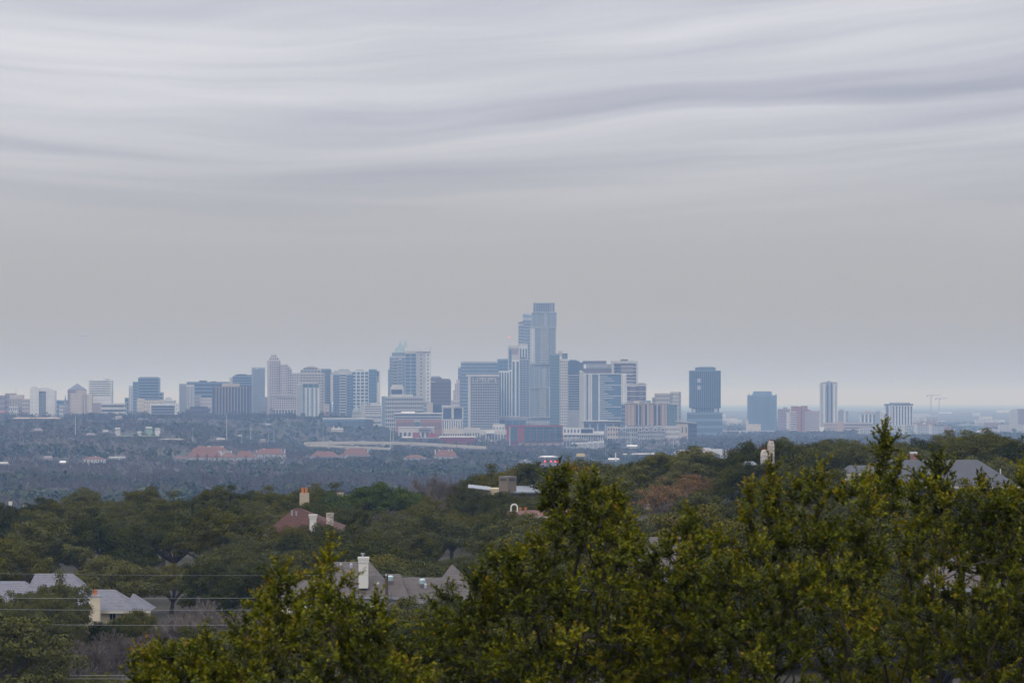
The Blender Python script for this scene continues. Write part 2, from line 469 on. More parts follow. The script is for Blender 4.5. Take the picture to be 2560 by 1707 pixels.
t = T('office_tower', 'beige tower under a dark pyramid roof', 6000)
t.blk(169, 190, 975, wall='mauve', st=(4, 11, .5, .45), glass='mid', d=22); t.blk(190, 213, 975, wall='beige', st=(3, 11, .22, .4), glass='mid', dY=-.6, d=22.6, name='front_wing')
t.blk(176, 206, 983, wall='beige', dY=-3, d=3, name='bay', st=(4, 9, .2, .3), glass='mid')
t.pyr(168, 214, 975, 191, 958, 24, dY=-1); t.blk(213, 229, 985, wall='cream', dY=4, name='wing', st=(3, 9, .2, .3), glass='mid')
t = T('office_tower', 'white banded tower with a small stepped crown', 6080)
t.blk(221, 279, 950, 991, wall='white', glass='dark', st=(1, 7, .9, .38), d=26, mt=.03, solo=True); t.blk(221, 279, 991, wall='white', d=26, name='base_storeys', st=(10, 4, .2, .2), glass='pale')
t.blk(240, 262, 944, 950, wall='white', dY=4, d=10, name='crown_step'); t.blk(248, 256, 938, 944, wall='white', dY=6, d=6, name='crown_tip'); t.blk(265, 273, 947, 950, wall='grey', dY=6, d=5, name='rooftop_unit')
t = T('parking_garage', 'long low white banded garage below the white banded tower', 5900)
t.blk(252, 312, 1008, wall='pale', glass='dark', st=(1, 4, .96, .45), d=30); t.blk(230, 252, 1007, wall='mauve', name='stair_block')
t = T('office_tower', 'stepped blue banded glass tower with a dark top', 6100)
t.blk(345, 397, 944, wall='blue', glass='dark', st=(1, 15, .98, .55), d=26); t.blk(332, 345, 954, wall='blue', glass='mid', st=(1, 13, .96, .55), dY=2, name='west_step')
t.blk(322, 332, 964, wall='pale', glass='pale', st=(2, 1, .35, .9), dY=3, name='west_edge'); t.blk(397, 406, 980, wall='grey', glass='dark', st=(1, 8, .9, .5), dY=3, name='east_step')
t.blk(312, 322, 994, wall='blue', glass='dark', st=(1, 6, .9, .5), dY=4, name='low_wing'); t.blk(349, 394, 942.5, 944, wall='dark', dY=3, d=16, name='roof_screen')
t = T('hotel', 'cream block with small square windows before the stepped blue tower', 5850, 'hotel')
t.blk(342, 358, 997, wall='cream', st=(3, 6, .3, .35), glass='mid'); t.blk(358, 412, 1000, wall='cream', st=(8, 5, .3, .38), glass='mid', dY=2, name='wing'); t.blk(346, 352, 995, 997, wall='cream', dY=5, d=4, name='lift_house')
t = T('office_block', 'wide low dark glass block with a white frame', 5700)
t.blk(377, 437, 1013, wall='grey', glass='dark', st=(1, 6, .985, .7), d=22); t.blk(375, 378, 1008, wall='white', dY=-1, name='end_wall'); t.blk(437, 446, 1008, wall='white', dY=-1, name='end_wall', st=(1, 5, .2, .3)); t.blk(378, 437, 1008, 1013, wall='white', dY=-.5, name='roof_band')
t = T('office_block', 'faint domed far block in haze beyond the cream hotel', 8200)
t.blk(406, 438, 1000, wall='pale', st=(8, 4, .6, .5), glass='mid'); t.poly([(412, 1000), (430, 1000), (428, 995), (421, 992), (414, 995)], 15, 'pale', name='dome')
t = T('office_tower', 'slim grey concrete slab at the edge of the dark banded block', 6050)
t.blk(446, 467, 959, wall='grey', left=4, st=(6, 1, .35, .94), glass='mid', th=12)
t = T('office_block', 'broad dark blue block with rooftop plant boxes', 6250)
t.blk(467, 573, 956, wall='blue', glass='dark', st=(1, 10, .985, .6), d=34); t.blk(466, 572, 954.5, 956, wall='dark', dY=-.5, name='parapet'); t.blk(498, 516, 951, 955, wall='dark', dY=6, d=10, name='plant_box'); t.blk(528, 540, 953, 955, wall='dark', dY=6, d=8, name='plant_box')
t = T('office_tower', 'slim bright white tower of vertical fins and dark slots', 5950)
t.blk(466, 484, 962, wall='white', glass='dark', st=(5, 1, .5, .96), d=18)
t = T('office_block', 'plain pinkish block under the broad dark blue block', 5980)
t.blk(484, 500, 988, wall='conc', st=(3, 6, .3, .3), glass='mid'); t.blk(500, 531, 994, wall='pink', st=(7, 6, .35, .35), glass='mid', dY=-2, name='wing')
t = T('pavilion', 'low dark roofed building half hidden by trees below the finned towers', 5500)
t.blk(463, 521, 1022, wall='brown', st=(9, 2, .6, .5), glass='dark'); t.blk(474, 518, 1016, 1023, wall='dark', dY=-1, d=20, name='roof'); t.blk(518, 526, 1021, 1025, wall='dark', dY=-1, d=12, name='side_roof')
t = T('office_tower', 'brown tower with tall vertical fins and a beige penthouse', 5900)
t.blk(530, 624, 966, wall='brown', glass='dark', st=(12, 1, .8, .98), d=30, rec=1.2); t.blk(555, 597, 958, 966, wall='beige', dY=4, d=16, name='penthouse')
for k in range(11): t.bar(539.4 + 7.6 * k, 540.9 + 7.6 * k, 966, 1036, 'tan', 1.4, -1.4, 'fin')
t = T('office_tower', 'dark blue banded tower behind the brown finned tower', 6150)
t.blk(581, 630, 940, wall='blue', glass='dark', st=(1, 17, .97, .55), d=28, solo=True); t.blk(586, 629, 937, 940, wall='dark', dY=2, name='parapet'); t.blk(592, 615, 935, 937, wall='dark', dY=6, d=12, name='plant_box')
t.blk(574, 581, 943, wall='pale', dY=6, name='stair_tower')
t = T('office_tower', 'plain pale blue glass slab beside the pink stepped tower', 6050)
t.blk(628, 662, 919, wall='steel', glass='pale', left=5, st=(16, 28, .86, .86), th=18, rec=.2); t.blk(628, 662, 918, 919, wall='grey', dY=9, d=14, name='parapet'); t.blk(640, 645, 920.5, 923, wall='white', dY=-2.2, d=2.2, name='roof_sign')
t = T('office_block', 'narrow mauve block squeezed behind the pale glass slab', 6300)
t.blk(660, 670, 992, wall='mauve', st=(3, 8, .5, .5), glass='mid')
t = T('office_tower', 'pink granite tower stepping up to a small crown, square windows all over', 5950)
t.blk(667, 701, 900, wall='pink', glass='dark', left=7, st=(6, 25, .58, .62), th=24); t.blk(673, 696, 893.5, 900, wall='pink', glass='dark', st=(5, 1, .55, .6), dY=5, d=14, name='crown_step'); t.blk(677, 691, 887, 893.5, wall='pink', glass='dark', st=(3, 1, .5, .6), dY=8, d=9, name='crown_tip')
t.pole(681, 887, 883, .3); t.pole(688, 887, 884, .3)
t.blk(701, 719, 910, wall='pink', glass='dark', st=(4, 23, .58, .6), dY=3, name='shoulder'); t.blk(719, 724, 915, wall='pink', glass='dark', st=(1, 22, .6, .6), dY=4, name='shoulder'); t.blk(724, 728.5, 921, wall='pink', glass='dark', st=(1, 21, .6, .6), dY=5, name='shoulder')
t.blk(728.5, 746, 932, wall='pink', glass='dark', st=(4, 18, .55, .6), dY=7, name='low_shoulder'); t.blk(676, 741, 988, 1022, wall='pink', glass='dark', st=(14, 6, .58, .62), dY=-5, d=8, name='podium'); t.blk(682, 741, 1022, wall='pink', glass='mid', st=(8, 1, .7, .9), dY=-7, d=8, name='arcade')
t.bar(676, 741, 985, 988.5, 'conc', 3, -5.5); t.bar(690, 741, 992, 994, 'conc', 2, -6.5)
t = T('office_tower', 'beige tower with a barrel vaulted top and wide arched windows', 6080)
t.blk(742, 810, 932, wall='beige', glass='blue', st=(9, 17, .72, .55), d=30); t.blk(751, 801, 925, 932, wall='beige', glass='blue', st=(6, 1, .75, .6), dY=.5, d=28, name='upper_storey')
t.poly([(752, 925), (801, 925), (798, 921), (791, 917.5), (783, 915.4), (775, 915), (767, 916.6), (759, 920)], 26, 'beige', dY=1, name='vaulted_roof')
for xx in (762, 769, 776, 783, 790): t.bar(xx - 2.6, xx + 2.6, 918.2 + abs(xx - 776) * .13, 924, 'dark', .6, .5, 'vault_window')
t = T('office_tower', 'white pier and blue glass tower with a thin flat overhanging roof', 5800)
t.blk(741, 798, 970, wall='white', glass='dark', st=(5, 16, .24, .42), d=24, mu=.2); t.blk(741, 756, 961, wall='pale', glass='pale', st=(5, 18, .85, .6), dY=-.8, name='glass_corner'); t.blk(756, 798, 959, 970, wall='white', glass='teal', st=(3, 1, .94, .9), dY=.6, name='glass_crown'); t.blk(745, 792, 957, 959, wall='white', dY=-2, d=26, name='roof')
for xx in (759, 769.5, 780.5, 791): t.bar(xx - 2.4, xx + 2.4, 970, 1043, G and 'blue', .9, -.9, 'glass_bay')
t = T('office_tower', 'plain dark blue tower behind the barrel vaulted tower', 6250)
t.blk(800, 827, 924, wall='blue', glass='dark', st=(8, 20, .85, .8), d=26, rec=.2); t.blk(802, 826, 922, 924, wall='dark', dY=4, d=14, name='parapet')
t = T('low_building', 'small pale block with a brick base at the foot of the dark blue tower', 5700)
t.blk(808, 822, 1010, 1033, wall='beige', st=(4, 3, .3, .4), glass='mid'); t.blk(808, 822, 1033, wall='brick', name='brick_base', st=(4, 1, .3, .4), glass='mid')
t = T('office_tower', 'dark glass tower with a pale centre stack of floors and stepped crown', 5900)
t.blk(833, 849, 936, wall='blue', glass='dark', st=(4, 18, .8, .7), d=28, rec=.2); t.blk(849, 866, 933, wall='pale', glass='dark', st=(1, 18, .98, .62), dY=-1.2, d=28, name='centre_bay', solo=True); t.blk(866, 881, 936, wall='blue', glass='dark', st=(4, 18, .8, .7), d=28, rec=.2, name='east_bay')
t.blk(826, 833, 935, 1005, wall='pale', dY=2, name='west_wall'); t.blk(828, 880, 930, 936, wall='conc', dY=1.5, d=24, name='parapet'); t.blk(834, 876, 926, 930, wall='conc', dY=4, d=18, name='crown_step'); t.blk(846, 872, 923, 926, wall='grey', dY=6, d=12, name='crown_tip')
t.pole(856, 923, 918, .3); t.pole(866, 923, 917, .3)
t = T('hotel_tower', 'white gridded hotel slab with a dark blue end bay', 6000, 'hotel')
t.blk(880, 922, 926, wall='white', glass='blue', st=(4, 16, .74, .74), d=24); t.blk(922, 941, 922.5, wall='blue', glass='blue', st=(5, 18, .85, .85), dY=-1, d=24, rec=.15, name='blue_bay'); t.blk(941, 949, 926, wall='white', dY=1, name='end_wall')
for k in range(5): t.bar(941.6 if k < 2 else 943, 947.5 if k < 2 else 946, 928 + 5.6 * k, 932.6 + 5.6 * k, 'dark', .6, .6, 'end_window')
t.blk(890, 908, 923.5, 926, wall='grey', dY=6, d=9, name='plant_box')
t = T('bank_hall', 'small hall with a pale green dome below the white hotel', 5650)
t.blk(880, 906, 1026, wall='conc', st=(7, 3, .4, .6), glass='mid'); t.poly([(884, 1026), (897, 1026), (896, 1020), (893, 1016.5), (890.5, 1015), (888, 1016.5), (885, 1020)], 8, 'ice', name='dome')
t = T('parking_garage', 'white garage of dark open bands right of the green dome', 5600)
t.blk(910, 955, 1013, 1036, wall='white', glass='dark', st=(1, 4, .94, .5), d=26, solo=True); t.blk(901, 917, 1009, wall='conc', dY=2, name='stair_block'); t.blk(910, 955, 1036, wall='conc', glass='mid', st=(1, 3, .9, .25), d=26, name='lower_decks'); t.blk(925, 950, 1006, 1013, wall='conc', dY=5, d=10, name='roof_house')
t = T('low_building', 'long low blue glass hall behind the trees below the dark tower', 5350)
t.blk(806, 930, 1047, wall='blue', glass='mid', st=(22, 1, .8, .6), d=20); t.blk(806, 930, 1045, 1047, wall='wroof', dY=-1, d=24, name='roof'); t.blk(912, 932, 1049, wall='dark', dY=-2, d=10, name='dark_end')
t = T('office_tower', 'blue glass tower with two pointed crown peaks like ears', 6100)
t.blk(974, 1018, 890, wall='steel', glass='blue', st=(11, 26, .8, .85), d=34, rec=.2); t.blk(970, 976, 922, wall='steel', glass='blue', st=(2, 20, .8, .85), dY=2, name='low_step', rec=.2); t.blk(980, 1016, 881, 890, wall='steel', glass='blue', st=(9, 2, .8, .85), dY=3, d=28, name='high_step', rec=.2)
t.blk(982, 993, 898, wall='grey', glass='dark', st=(3, 24, .8, .6), dY=-2, d=4, name='front_bay'); t.blk(996, 1004, 896, wall='steel', glass='blue', st=(2, 24, .8, .8), dY=-1.4, d=4, name='front_bay')
t.poly([(985, 881), (1020, 881), (1020, 876), (1014, 850), (1009, 861), (1006.5, 869), (1004.5, 860), (1001, 850), (996, 862), (993, 868), (988, 871)], 7, 'ice', dY=5, name='crown_peak'); t.poly([(987, 881), (1021, 881), (1017, 866), (1013, 851), (1008.5, 862), (1006.5, 868), (1002, 851), (995, 866)], 6, 'ice', dY=20, name='rear_crown_peak')
t = T('apartment_tower', 'white capped tower of blue glass and grey concrete halves', 5950)
t.blk(1013, 1041, 879, wall='pale', glass='blue', st=(2, 24, .93, .88), d=28, dY=-1); t.blk(1041, 1064, 879, wall='conc', glass='dark', st=(1, 24, .16, .4), d=28, name='concrete_half', mu=.05); t.blk(1064, 1076, 879, wall='white', glass='dark', st=(1, 24, .38, .55), d=28, dY=.8, name='east_edge', mu=.2)
t.blk(1012.5, 1076.5, 867, 879, wall='white', dY=-1.6, d=30, name='cap')
t = T('office_block', 'dark glass box in a pale frame before the eared tower', 5800)
t.blk(976, 1008, 966, wall='pale', glass='dark', st=(1, 1, .86, .92), d=20, solo=True); t.blk(980, 1006, 961.5, 966, wall='pale', dY=2, d=12, name='parapet')
t = T('office_block', 'broad grey gridded office block with a blank dark end', 5600)
t.blk(963, 1058, 991, wall='conc', glass='dark', st=(18, 10, .62, .62), d=30, rec=.7); t.blk(954, 963, 990.5, wall='blue', dY=.6, d=29, name='blank_end'); t.blk(975, 1032, 985.5, 991, wall='pale', dY=4, d=16, name='penthouse'); t.blk(1058, 1067, 1003, wall='steel', glass='pale', st=(2, 8, .8, .8), dY=4, name='glass_link', rec=.2)
t = T('office_block', 'low office with white roof, window bands and red brick lower storeys', 5350)
t.blk(983, 1105, 1034, 1048, wall='conc', glass='mid', st=(1, 2, .97, .6), d=26, solo=True); t.blk(990, 1035, 1048, wall='brick', glass='mid', st=(14, 2, .45, .5), d=26, name='brick_wing'); t.blk(1035, 1051, 1048, wall='conc', glass='mid', st=(1, 2, .95, .6), dY=.7, name='entrance_bay'); t.blk(1051, 1104, 1048, wall='brick', glass='mid', st=(15, 2, .4, .5), d=26, name='brick_wing')
t.blk(985, 1106, 1032, 1034, wall='wroof', dY=-1, d=28, name='roof'); t.blk(1003, 1037, 1028.5, 1032, wall='wroof', dY=5, d=10, name='roof_house')
t = T('low_building', 'low cream building with a brown hip roof below the brick office', 5200)
t.blk(996, 1085, 1068, wall='pale', glass='dark', st=(8, 1, .5, .4), d=18); t.pyr(1046, 1080, 1073, 1062, 1065, 10, 'brown', dY=-5, name='hip_roof'); t.blk(994, 1087, 1066.5, 1068, wall='wroof', dY=-1, d=20, name='roof')
t = T('hotel_tower', 'dark brown tower with chamfered shoulders and rooftop masts', 6150, 'hotel')
t.blk(1076, 1127, 952, wall='brown', glass='bronze', st=(15, 16, .6, .6), d=30); t.poly([(1076, 952), (1127, 952), (1123, 946.5), (1103, 946.5), (1103, 943), (1076, 943.5)], 26, 'brown', dY=1, name='shoulder'); t.blk(1079, 1100, 940, 944, wall='grey', dY=6, d=10, name='plant_box'); t.bar(1076, 1088, 953.5, 955, 'white', 1, -.8, 'sign')
t.pole(1079, 943, 938, .4); t.pole(1093, 943, 938, .4); t.pole(1100, 943, 938, .4)
t = T('office_block', 'plain beige slab with a dark glass side under the brown tower', 5700)
t.blk(1066, 1082, 1006, wall='beige', d=18); t.blk(1082, 1105, 1008, wall='dark', glass='dark', st=(5, 4, .8, .7), dY=1, name='glass_side')
t = T('apartment_tower', 'small beige ziggurat tower in the gap before the wide glass tower', 6300)
t.blk(1128, 1150, 1000, wall='pink', st=(5, 8, .45, .5), glass='mid'); t.blk(1133, 1150, 975, 1000, wall='pink', st=(4, 5, .45, .5), glass='mid', dY=1, name='step'); t.blk(1137, 1150, 958, 975, wall='pink', dY=2, name='step', st=(3, 4, .45, .5), glass='mid'); t.blk(1141, 1150, 949, 958, wall='pink', dY=3, name='step')
t = T('office_block', 'mid rise of two dark glass panels above white striped storeys', 5550)
t.blk(1105, 1158, 1019, 1047, wall='pale', glass='dark', st=(2, 1, .78, .94), d=24, solo=True); t.blk(1105, 1156, 1047, wall='white', glass='dark', st=(9, 1, .45, .9), d=22, dY=1, name='striped_base'); t.blk(1104, 1137, 1013, 1018, wall='pale', dY=-1, d=24, name='roof'); t.blk(1137, 1158, 1018, 1019, wall='pale', dY=-1, d=24, name='roof')
t = T('office_tower', 'wide plain blue glass tower left of the tallest group', 6300)
t.blk(1152, 1245, 903, wall='steel', glass='blue', st=(28, 22, .9, .86), d=40, rec=.15); t.blk(1145, 1152, 917, wall='steel', glass='blue', st=(3, 20, .85, .86), dY=4, name='west_step', rec=.15); t.blk(1243, 1272, 897, wall='blue', glass='blue', st=(9, 22, .85, .8), dY=6, name='east_step', rec=.15)
t = T('apartment_tower', 'dark balconied tower with a flared pale cornice and one pale edge', 5700)
t.blk(1176, 1248, 941, wall='grey', glass='dark', st=(12, 25, .72, .6), d=30, rec=.9); t.blk(1170, 1176, 941, wall='pale', dY=-.8, d=28, name='pale_edge')
t.poly([(1169, 941.5), (1248, 941.5), (1248, 936), (1163.5, 936), (1165, 938.5)], 30, 'pale', dY=-1.6, name='cornice'); t.bar(1178, 1247, 941.5, 943.5, 'dark', 1, -.9, 'painted_shade_bar')  # solid dark bar under the cornice, its shade put into the colour
for xa, xb in ((1197, 1211), (1220, 1236)): t.bar(xa, xb, 944.5, 947.5, 'pale', 1.2, -1.2, 'crown_bar')
for xx in (1183, 1193, 1207, 1214, 1221, 1239): t.bar(xx - .9, xx + .9, 944, 957, 'pale', .9, -.9, 'crown_pier')
t = T('apartment_tower', 'tower of bold white vertical stripes stepping up beside the dark balconied tower', 5750)
t.blk(1247, 1273, 927, 1042, wall='white', glass='blue', st=(4, 1, .62, .97), d=26, rec=.6); t.blk(1273, 1279, 924, 1042, wall='white', glass='blue', st=(1, 1, .5, .96), dY=1, name='stripe_bay'); t.blk(1279, 1299, 899, 1042, wall='white', glass='blue', st=(2, 1, .55, .97), dY=.5, name='high_bay')
t.blk(1299, 1323, 897, 1042, wall='grey', glass='blue', st=(3, 24, .85, .7), dY=1.4, name='glass_bay'); t.blk(1280, 1298, 886, 899, wall='conc', dY=4, d=14, name='penthouse'); t.blk(1300, 1313, 893, 897, wall='dark', dY=5, d=10, name='plant_box'); t.blk(1247, 1315, 1042, wall='grey', glass='blue', st=(4, 1, .95, .8), dY=-1.5, d=26, name='podium')
t.bar(1246.5, 1316, 1041, 1043, 'pale', 2, -2.2)
t = T('apartment_tower', 'pale framed tower with a red topped mast behind the white striped tower', 6050)
t.blk(1270, 1298, 864, wall='pale', glass='pale', st=(3, 22, .6, .7), d=24); t.blk(1273, 1279, 870, wall='blue', glass='blue', st=(1, 20, .8, .8), dY=-1, d=3, name='glass_bay'); t.blk(1279, 1296, 873, 886, wall='mauve', dY=-.6, d=3, name='crown_panel')
t.pole(1273, 864, 845, .35); m_ = MB(); m_.tube([P(1273, 845, 6055), P(1273, 842.6, 6055)], [.75, .6], 6); m_.build('beacon_lamp', glow('red_lamp', (1.0, 0.10, 0.05), 3.0), t.root)
t = T('apartment_tower', 'slim tower with paired white columns at its top tucked beside the tallest tower', 6000)
t.blk(1298, 1319, 862, wall='white', glass='blue', st=(3, 1, .55, .96), d=22, rec=.6); t.blk(1298, 1318, 858, 862, wall='pale', dY=-.4, name='cap')
t = T('apartment_tower', 'blue glass tower with a slanting lit roof behind the tallest tower', 6400)
t.blk(1296, 1309, 808, wall='steel', glass='blue', st=(3, 36, .8, .8), d=26, rec=.2); t.poly([(1295, 808), (1308, 808), (1308, 805), (1301, 804.5), (1295, 806.5)], 16, 'dark', name='west_cap', dY=-1)
t.blk(1307, 1332, 794, wall='steel', glass='blue', st=(6, 38, .8, .8), dY=3, d=28, rec=.2, name='main_shaft'); t.poly([(1307, 794), (1332, 794), (1332, 790.5), (1307, 784.5)], 3, 'blue', dY=3, name='slanting_top'); t.poly([(1309, 785), (1331, 790.2), (1331, 784.5), (1315, 784)], 4, 'ice', dY=16, name='rear_screen')
t = T('apartment_tower', 'tallest tower, offset stacked glass sections with white balcony slabs', 5900)
t.blk(1333, 1387, 757, 781, wall='steel', glass='mid', st=(12, 1, .8, .95), d=26, dY=6, name='crown', rec=.3)
for xx in (1333.5, 1338, 1342, 1377, 1380.5, 1386): t.bar(xx - .6, xx + .6, 754.5, 781, 'conc', .8, 5.2, 'crown_post')
t.blk(1329, 1392, 781, 819, wall='conc', glass='pale', st=(5, 8, .92, .78), d=36, name='top_section', rec=.9); t.blk(1326, 1390, 819, 910, wall='conc', glass='pale', st=(5, 20, .93, .8), d=36, dY=.8, name='upper_section', rec=.9)
t.blk(1322, 1375, 910, 969, wall='conc', glass='pale', st=(4, 12, .93, .8), d=34, dY=-.6, name='middle_section', rec=.9); t.blk(1324, 1374, 969, 1043, wall='conc', glass='pale', st=(4, 16, .93, .76), d=34, dY=.8, name='lower_section', rec=.9)
for (ya, yb_, n_, xa, xb) in ((783, 817, 8, 1360, 1368), (821, 908, 20, 1352, 1372), (921, 968, 10, 1356, 1366), (972, 1041, 16, 1350, 1366)):
    for k in range(n_):
        y_ = ya + (yb_ - ya) * (k + .5) / n_
        t.bar(xa, xb, y_ - .75, y_ + .75, 'white', 2.2, -2.0, 'balcony')
t.blk(1326, 1337, 822, 908, wall='white', glass='pale', st=(2, 20, .5, .45), dY=-1.2, d=6, name='west_edge'); t.bar(1334, 1375, 911, 915, 'dark', .6, -1.4, 'dark_storey')
for ya in (780, 818, 968.3, 1042): t.bar(1328 if ya < 820 else 1323, 1392 if ya < 820 else 1376, ya, ya + 1.4, 'white', 2.5, -1.6, 'section_edge')
t.blk(1312, 1375, 1043, 1066, wall='conc', glass='pale', st=(10, 2, .8, .6), d=36, dY=2.5, name='podium'); t.blk(1328, 1372, 1056, wall='grey', glass='pale', st=(4, 1, .9, .8), d=12, dY=-4, name='entrance_hall')
t = T('apartment_tower', 'teal glass and cream gridded pair right against the tallest tower', 5750)
t.blk(1375, 1399, 884, wall='teal', glass='teal', st=(6, 30, .85, .8), d=28, rec=.25); t.blk(1399, 1420, 897, wall='pale', glass='dark', st=(4, 30, .5, .55), d=28, dY=-.8, name='cream_half'); t.blk(1405, 1419, 883, 897, wall='teal', glass='teal', st=(2, 2, .8, .8), dY=2, d=18, name='glass_crown'); t.blk(1395, 1405, 877, 890, wall='beige', dY=6, d=10, name='lift_house')
t = T('office_tower', 'dark glass tower with pale floor bands and a blank grey foot', 5950)
t.blk(1420, 1449, 937, 1025, wall='conc', glass='dark', st=(1, 14, .99, .72), d=30, solo=True, rec=.6); t.blk(1420, 1449, 902, 937, wall='blue', glass='dark', st=(7, 6, .9, .85), d=30, name='dark_head', rec=.2); t.blk(1420, 1449, 1025, wall='grey', d=30, name='blank_foot'); t.blk(1423, 1442, 899.5, 902, wall='dark', dY=5, d=12, name='plant_box')
t = T('hotel_tower', 'broad dark hotel slab with rows of pale top windows seen above the white framed tower', 6150, 'hotel')
t.blk(1457, 1516, 902, 910, wall='brown', glass='dark', st=(20, 1, .5, .6), d=30); t.blk(1466, 1534, 910, 921, wall='conc', glass='dark', st=(24, 2, .55, .6), d=30, dY=-1, name='window_storeys'); t.blk(1456, 1534, 921, wall='brown', glass='dark', st=(1, 5, .98, .6), d=30, name='body', solo=True); t.blk(1449, 1459, 906, 926, wall='dark', dY=2, name='west_wing')
t = T('apartment_tower', 'white framed tower of grey glass with broken white floor lines', 5600)
t.blk(1449, 1460, 929, 1070, wall='conc', d=30, name='concrete_wall'); t.blk(1460, 1466, 934, 1052, wall='white', glass='dark', st=(1, 20, .4, .5), d=30, dY=-.6, name='window_stack'); t.blk(1466, 1471, 935, 1052, wall='blue', glass='blue', st=(1, 20, .9, .8), dY=.4, name='glass_slot', rec=.2); t.blk(1471, 1480, 934, 1052, wall='white', glass='dark', st=(1, 20, .3, .5), d=30, dY=-.6, name='window_stack')
t.blk(1480, 1496, 935, 1052, wall='grey', glass='blue', st=(4, 20, .9, .82), dY=.4, name='glass_slot', rec=.2); t.blk(1499, 1553, 935, 1052, wall='blue', glass='blue', st=(10, 21, .93, .86), dY=.2, d=30, name='glass_field', rec=.2)
t.bar(1496, 1499.3, 934, 1052, 'white', 2, -1, 'white_fin'); t.bar(1460, 1566, 932.8, 935, 'white', 4, -1.2, 'roof_band'); t.blk(1553, 1566, 935, 1070, wall='white', glass='pale', st=(2, 21, .25, .45), d=30, dY=-.8, name='east_panel'); t.bar(1456, 1553, 1050.5, 1053, 'white', 3, -1.6, 'foot_band')
for k in range(21):
    y_ = 938 + 114 * (k + .5) / 21
    x_ = 1553 if k % 5 == 4 else (1520, 1529, 1534, 1512)[k % 4]
    t.bar(1499.3, x_, y_ - .7, y_ + .7, 'white', .8, -.6, 'floor_line')
t.blk(1455, 1553, 1053, wall='grey', glass='mid', st=(5, 1, .8, .8), d=26, dY=3, name='podium')
for xx in (1462, 1488, 1503): t.bar(xx - .8, xx + .8, 1053, 1072, 'dark', .8, 2, 'column')
t = T('office_tower', 'brown banded tower in a cream frame, rooftop box on it', 6000)
t.blk(1530, 1595, 908, wall='pale', glass='bronze', st=(1, 22, .86, .8), d=32, mt=.0, solo=True, rec=.6); t.blk(1528, 1595, 902, 908, wall='pale', dY=-.6, d=32, name='cap'); t.blk(1552, 1570, 898, 902, wall='dark', dY=6, d=12, name='plant_box'); t.blk(1538, 1552, 912, 935, wall='dark', glass='dark', st=(3, 4, .8, .7), dY=-.5, d=1.5, name='dark_bay')
for k in range(12): t.bar(1552, 1584, 913.5 + 7.3 * k, 914.8 + 7.3 * k, 'pink', .6, -.4, 'floor_band')
t = T('office_tower', 'shorter brown banded twin before the cream framed brown tower', 5850)
t.blk(1566, 1616, 962, wall='pale', glass='bronze', st=(1, 11, .93, .86), d=30, solo=True, rec=.6); t.blk(1564, 1617, 959.5, 962, wall='pale', dY=-.6, d=30, name='cap'); t.blk(1596, 1612, 957.5, 959.5, wall='dark', dY=6, d=10, name='plant_box')
for k in range(8): t.bar(1576, 1589, 966 + 6.2 * k, 967 + 6.2 * k, 'pink', .6, -.4, 'floor_band'); t.bar(1598, 1608, 964 + 6.2 * k, 965 + 6.2 * k, 'pink', .6, -.4, 'floor_band')
t = T('apartment_block', 'orange brick apartment block with white strips and a teal glass east end', 5350)
t.blk(1563, 1667, 1008, 1064, wall='tan', glass='dark', st=(11, 10, .3, .42), d=26); t.blk(1554, 1563, 1010, wall='blue', glass='dark', st=(2, 10, .8, .6), dY=1, name='west_bay'); t.blk(1667, 1693, 1011, 1064, wall='teal', glass='teal', st=(4, 9, .82, .7), d=26, dY=-.6, name='glass_end')
for xa, xb in ((1589, 1595), (1598, 1603), (1612, 1618), (1635, 1641), (1645, 1651)): t.blk(xa, xb, 1012, 1063, wall='dark', glass='dark', st=(1, 10, .8, .55), dY=-.7, d=.9, name='balcony_stack')
for xx in (1596.5, 1619.5, 1643): t.bar(xx - .7, xx + .7, 1007, 1064, 'white', 1, -1, 'white_strip')
t.blk(1556, 1692, 1006.5, 1008, wall='pale', dY=-1, d=26, name='cornice'); t.blk(1585, 1598, 1001, 1007, wall='beige', dY=6, d=9, name='lift_house')
t = T('apartment_tower', 'hazy cream apartment tower with an uneven top behind the orange block', 5950)
t.blk(1638, 1676, 983, wall='beige', glass='mid', st=(8, 12, .55, .55), d=26); t.blk(1676, 1703, 979, wall='pale', glass='mid', st=(6, 13, .5, .55), d=24, dY=-1, name='east_wing', right=6, th=26); t.blk(1632, 1638, 993, wall='mauve', glass='mid', st=(2, 10, .5, .5), dY=2, name='west_wing')
t = T('office_block', 'small dark rooftop block between the brown twin and the cream tower', 6300)
t.blk(1616, 1627, 1001, wall='blue', glass='dark', st=(3, 8, .8, .6))
t = T('office_tower', 'lone dark blue tower of vertical ribs with two white squares on it', 5900)
t.blk(1725, 1802, 926, 1020, wall='blue', glass='dark', st=(16, 24, .7, .92), d=34, rec=.5); t.blk(1731, 1798, 1020, 1031, wall='blue', glass='mid', st=(10, 2, .7, .8), d=28, dY=3, name='neck'); t.blk(1739, 1789, 918, 926, wall='blue', glass='mid', st=(14, 1, .7, .7), dY=5, d=20, name='penthouse'); t.blk(1746, 1784, 916.5, 918, wall='grey', dY=8, d=12, name='roof_screen')
for ya in (946, 964): t.bar(1743, 1752, ya, ya + 10, 'conc', .7, -.6, 'white_panel')
for xa in (1731, 1786): t.bar(xa, xa + 8, 1021, 1030, 'pale', 1, 2, 'corner_panel')
t.blk(1720, 1806, 1031, wall='blue', glass='mid', st=(20, 4, .7, .6), d=40, dY=-3, name='podium')
t = T('apartment_block', 'long grey low apartments with many white framed windows', 4950)
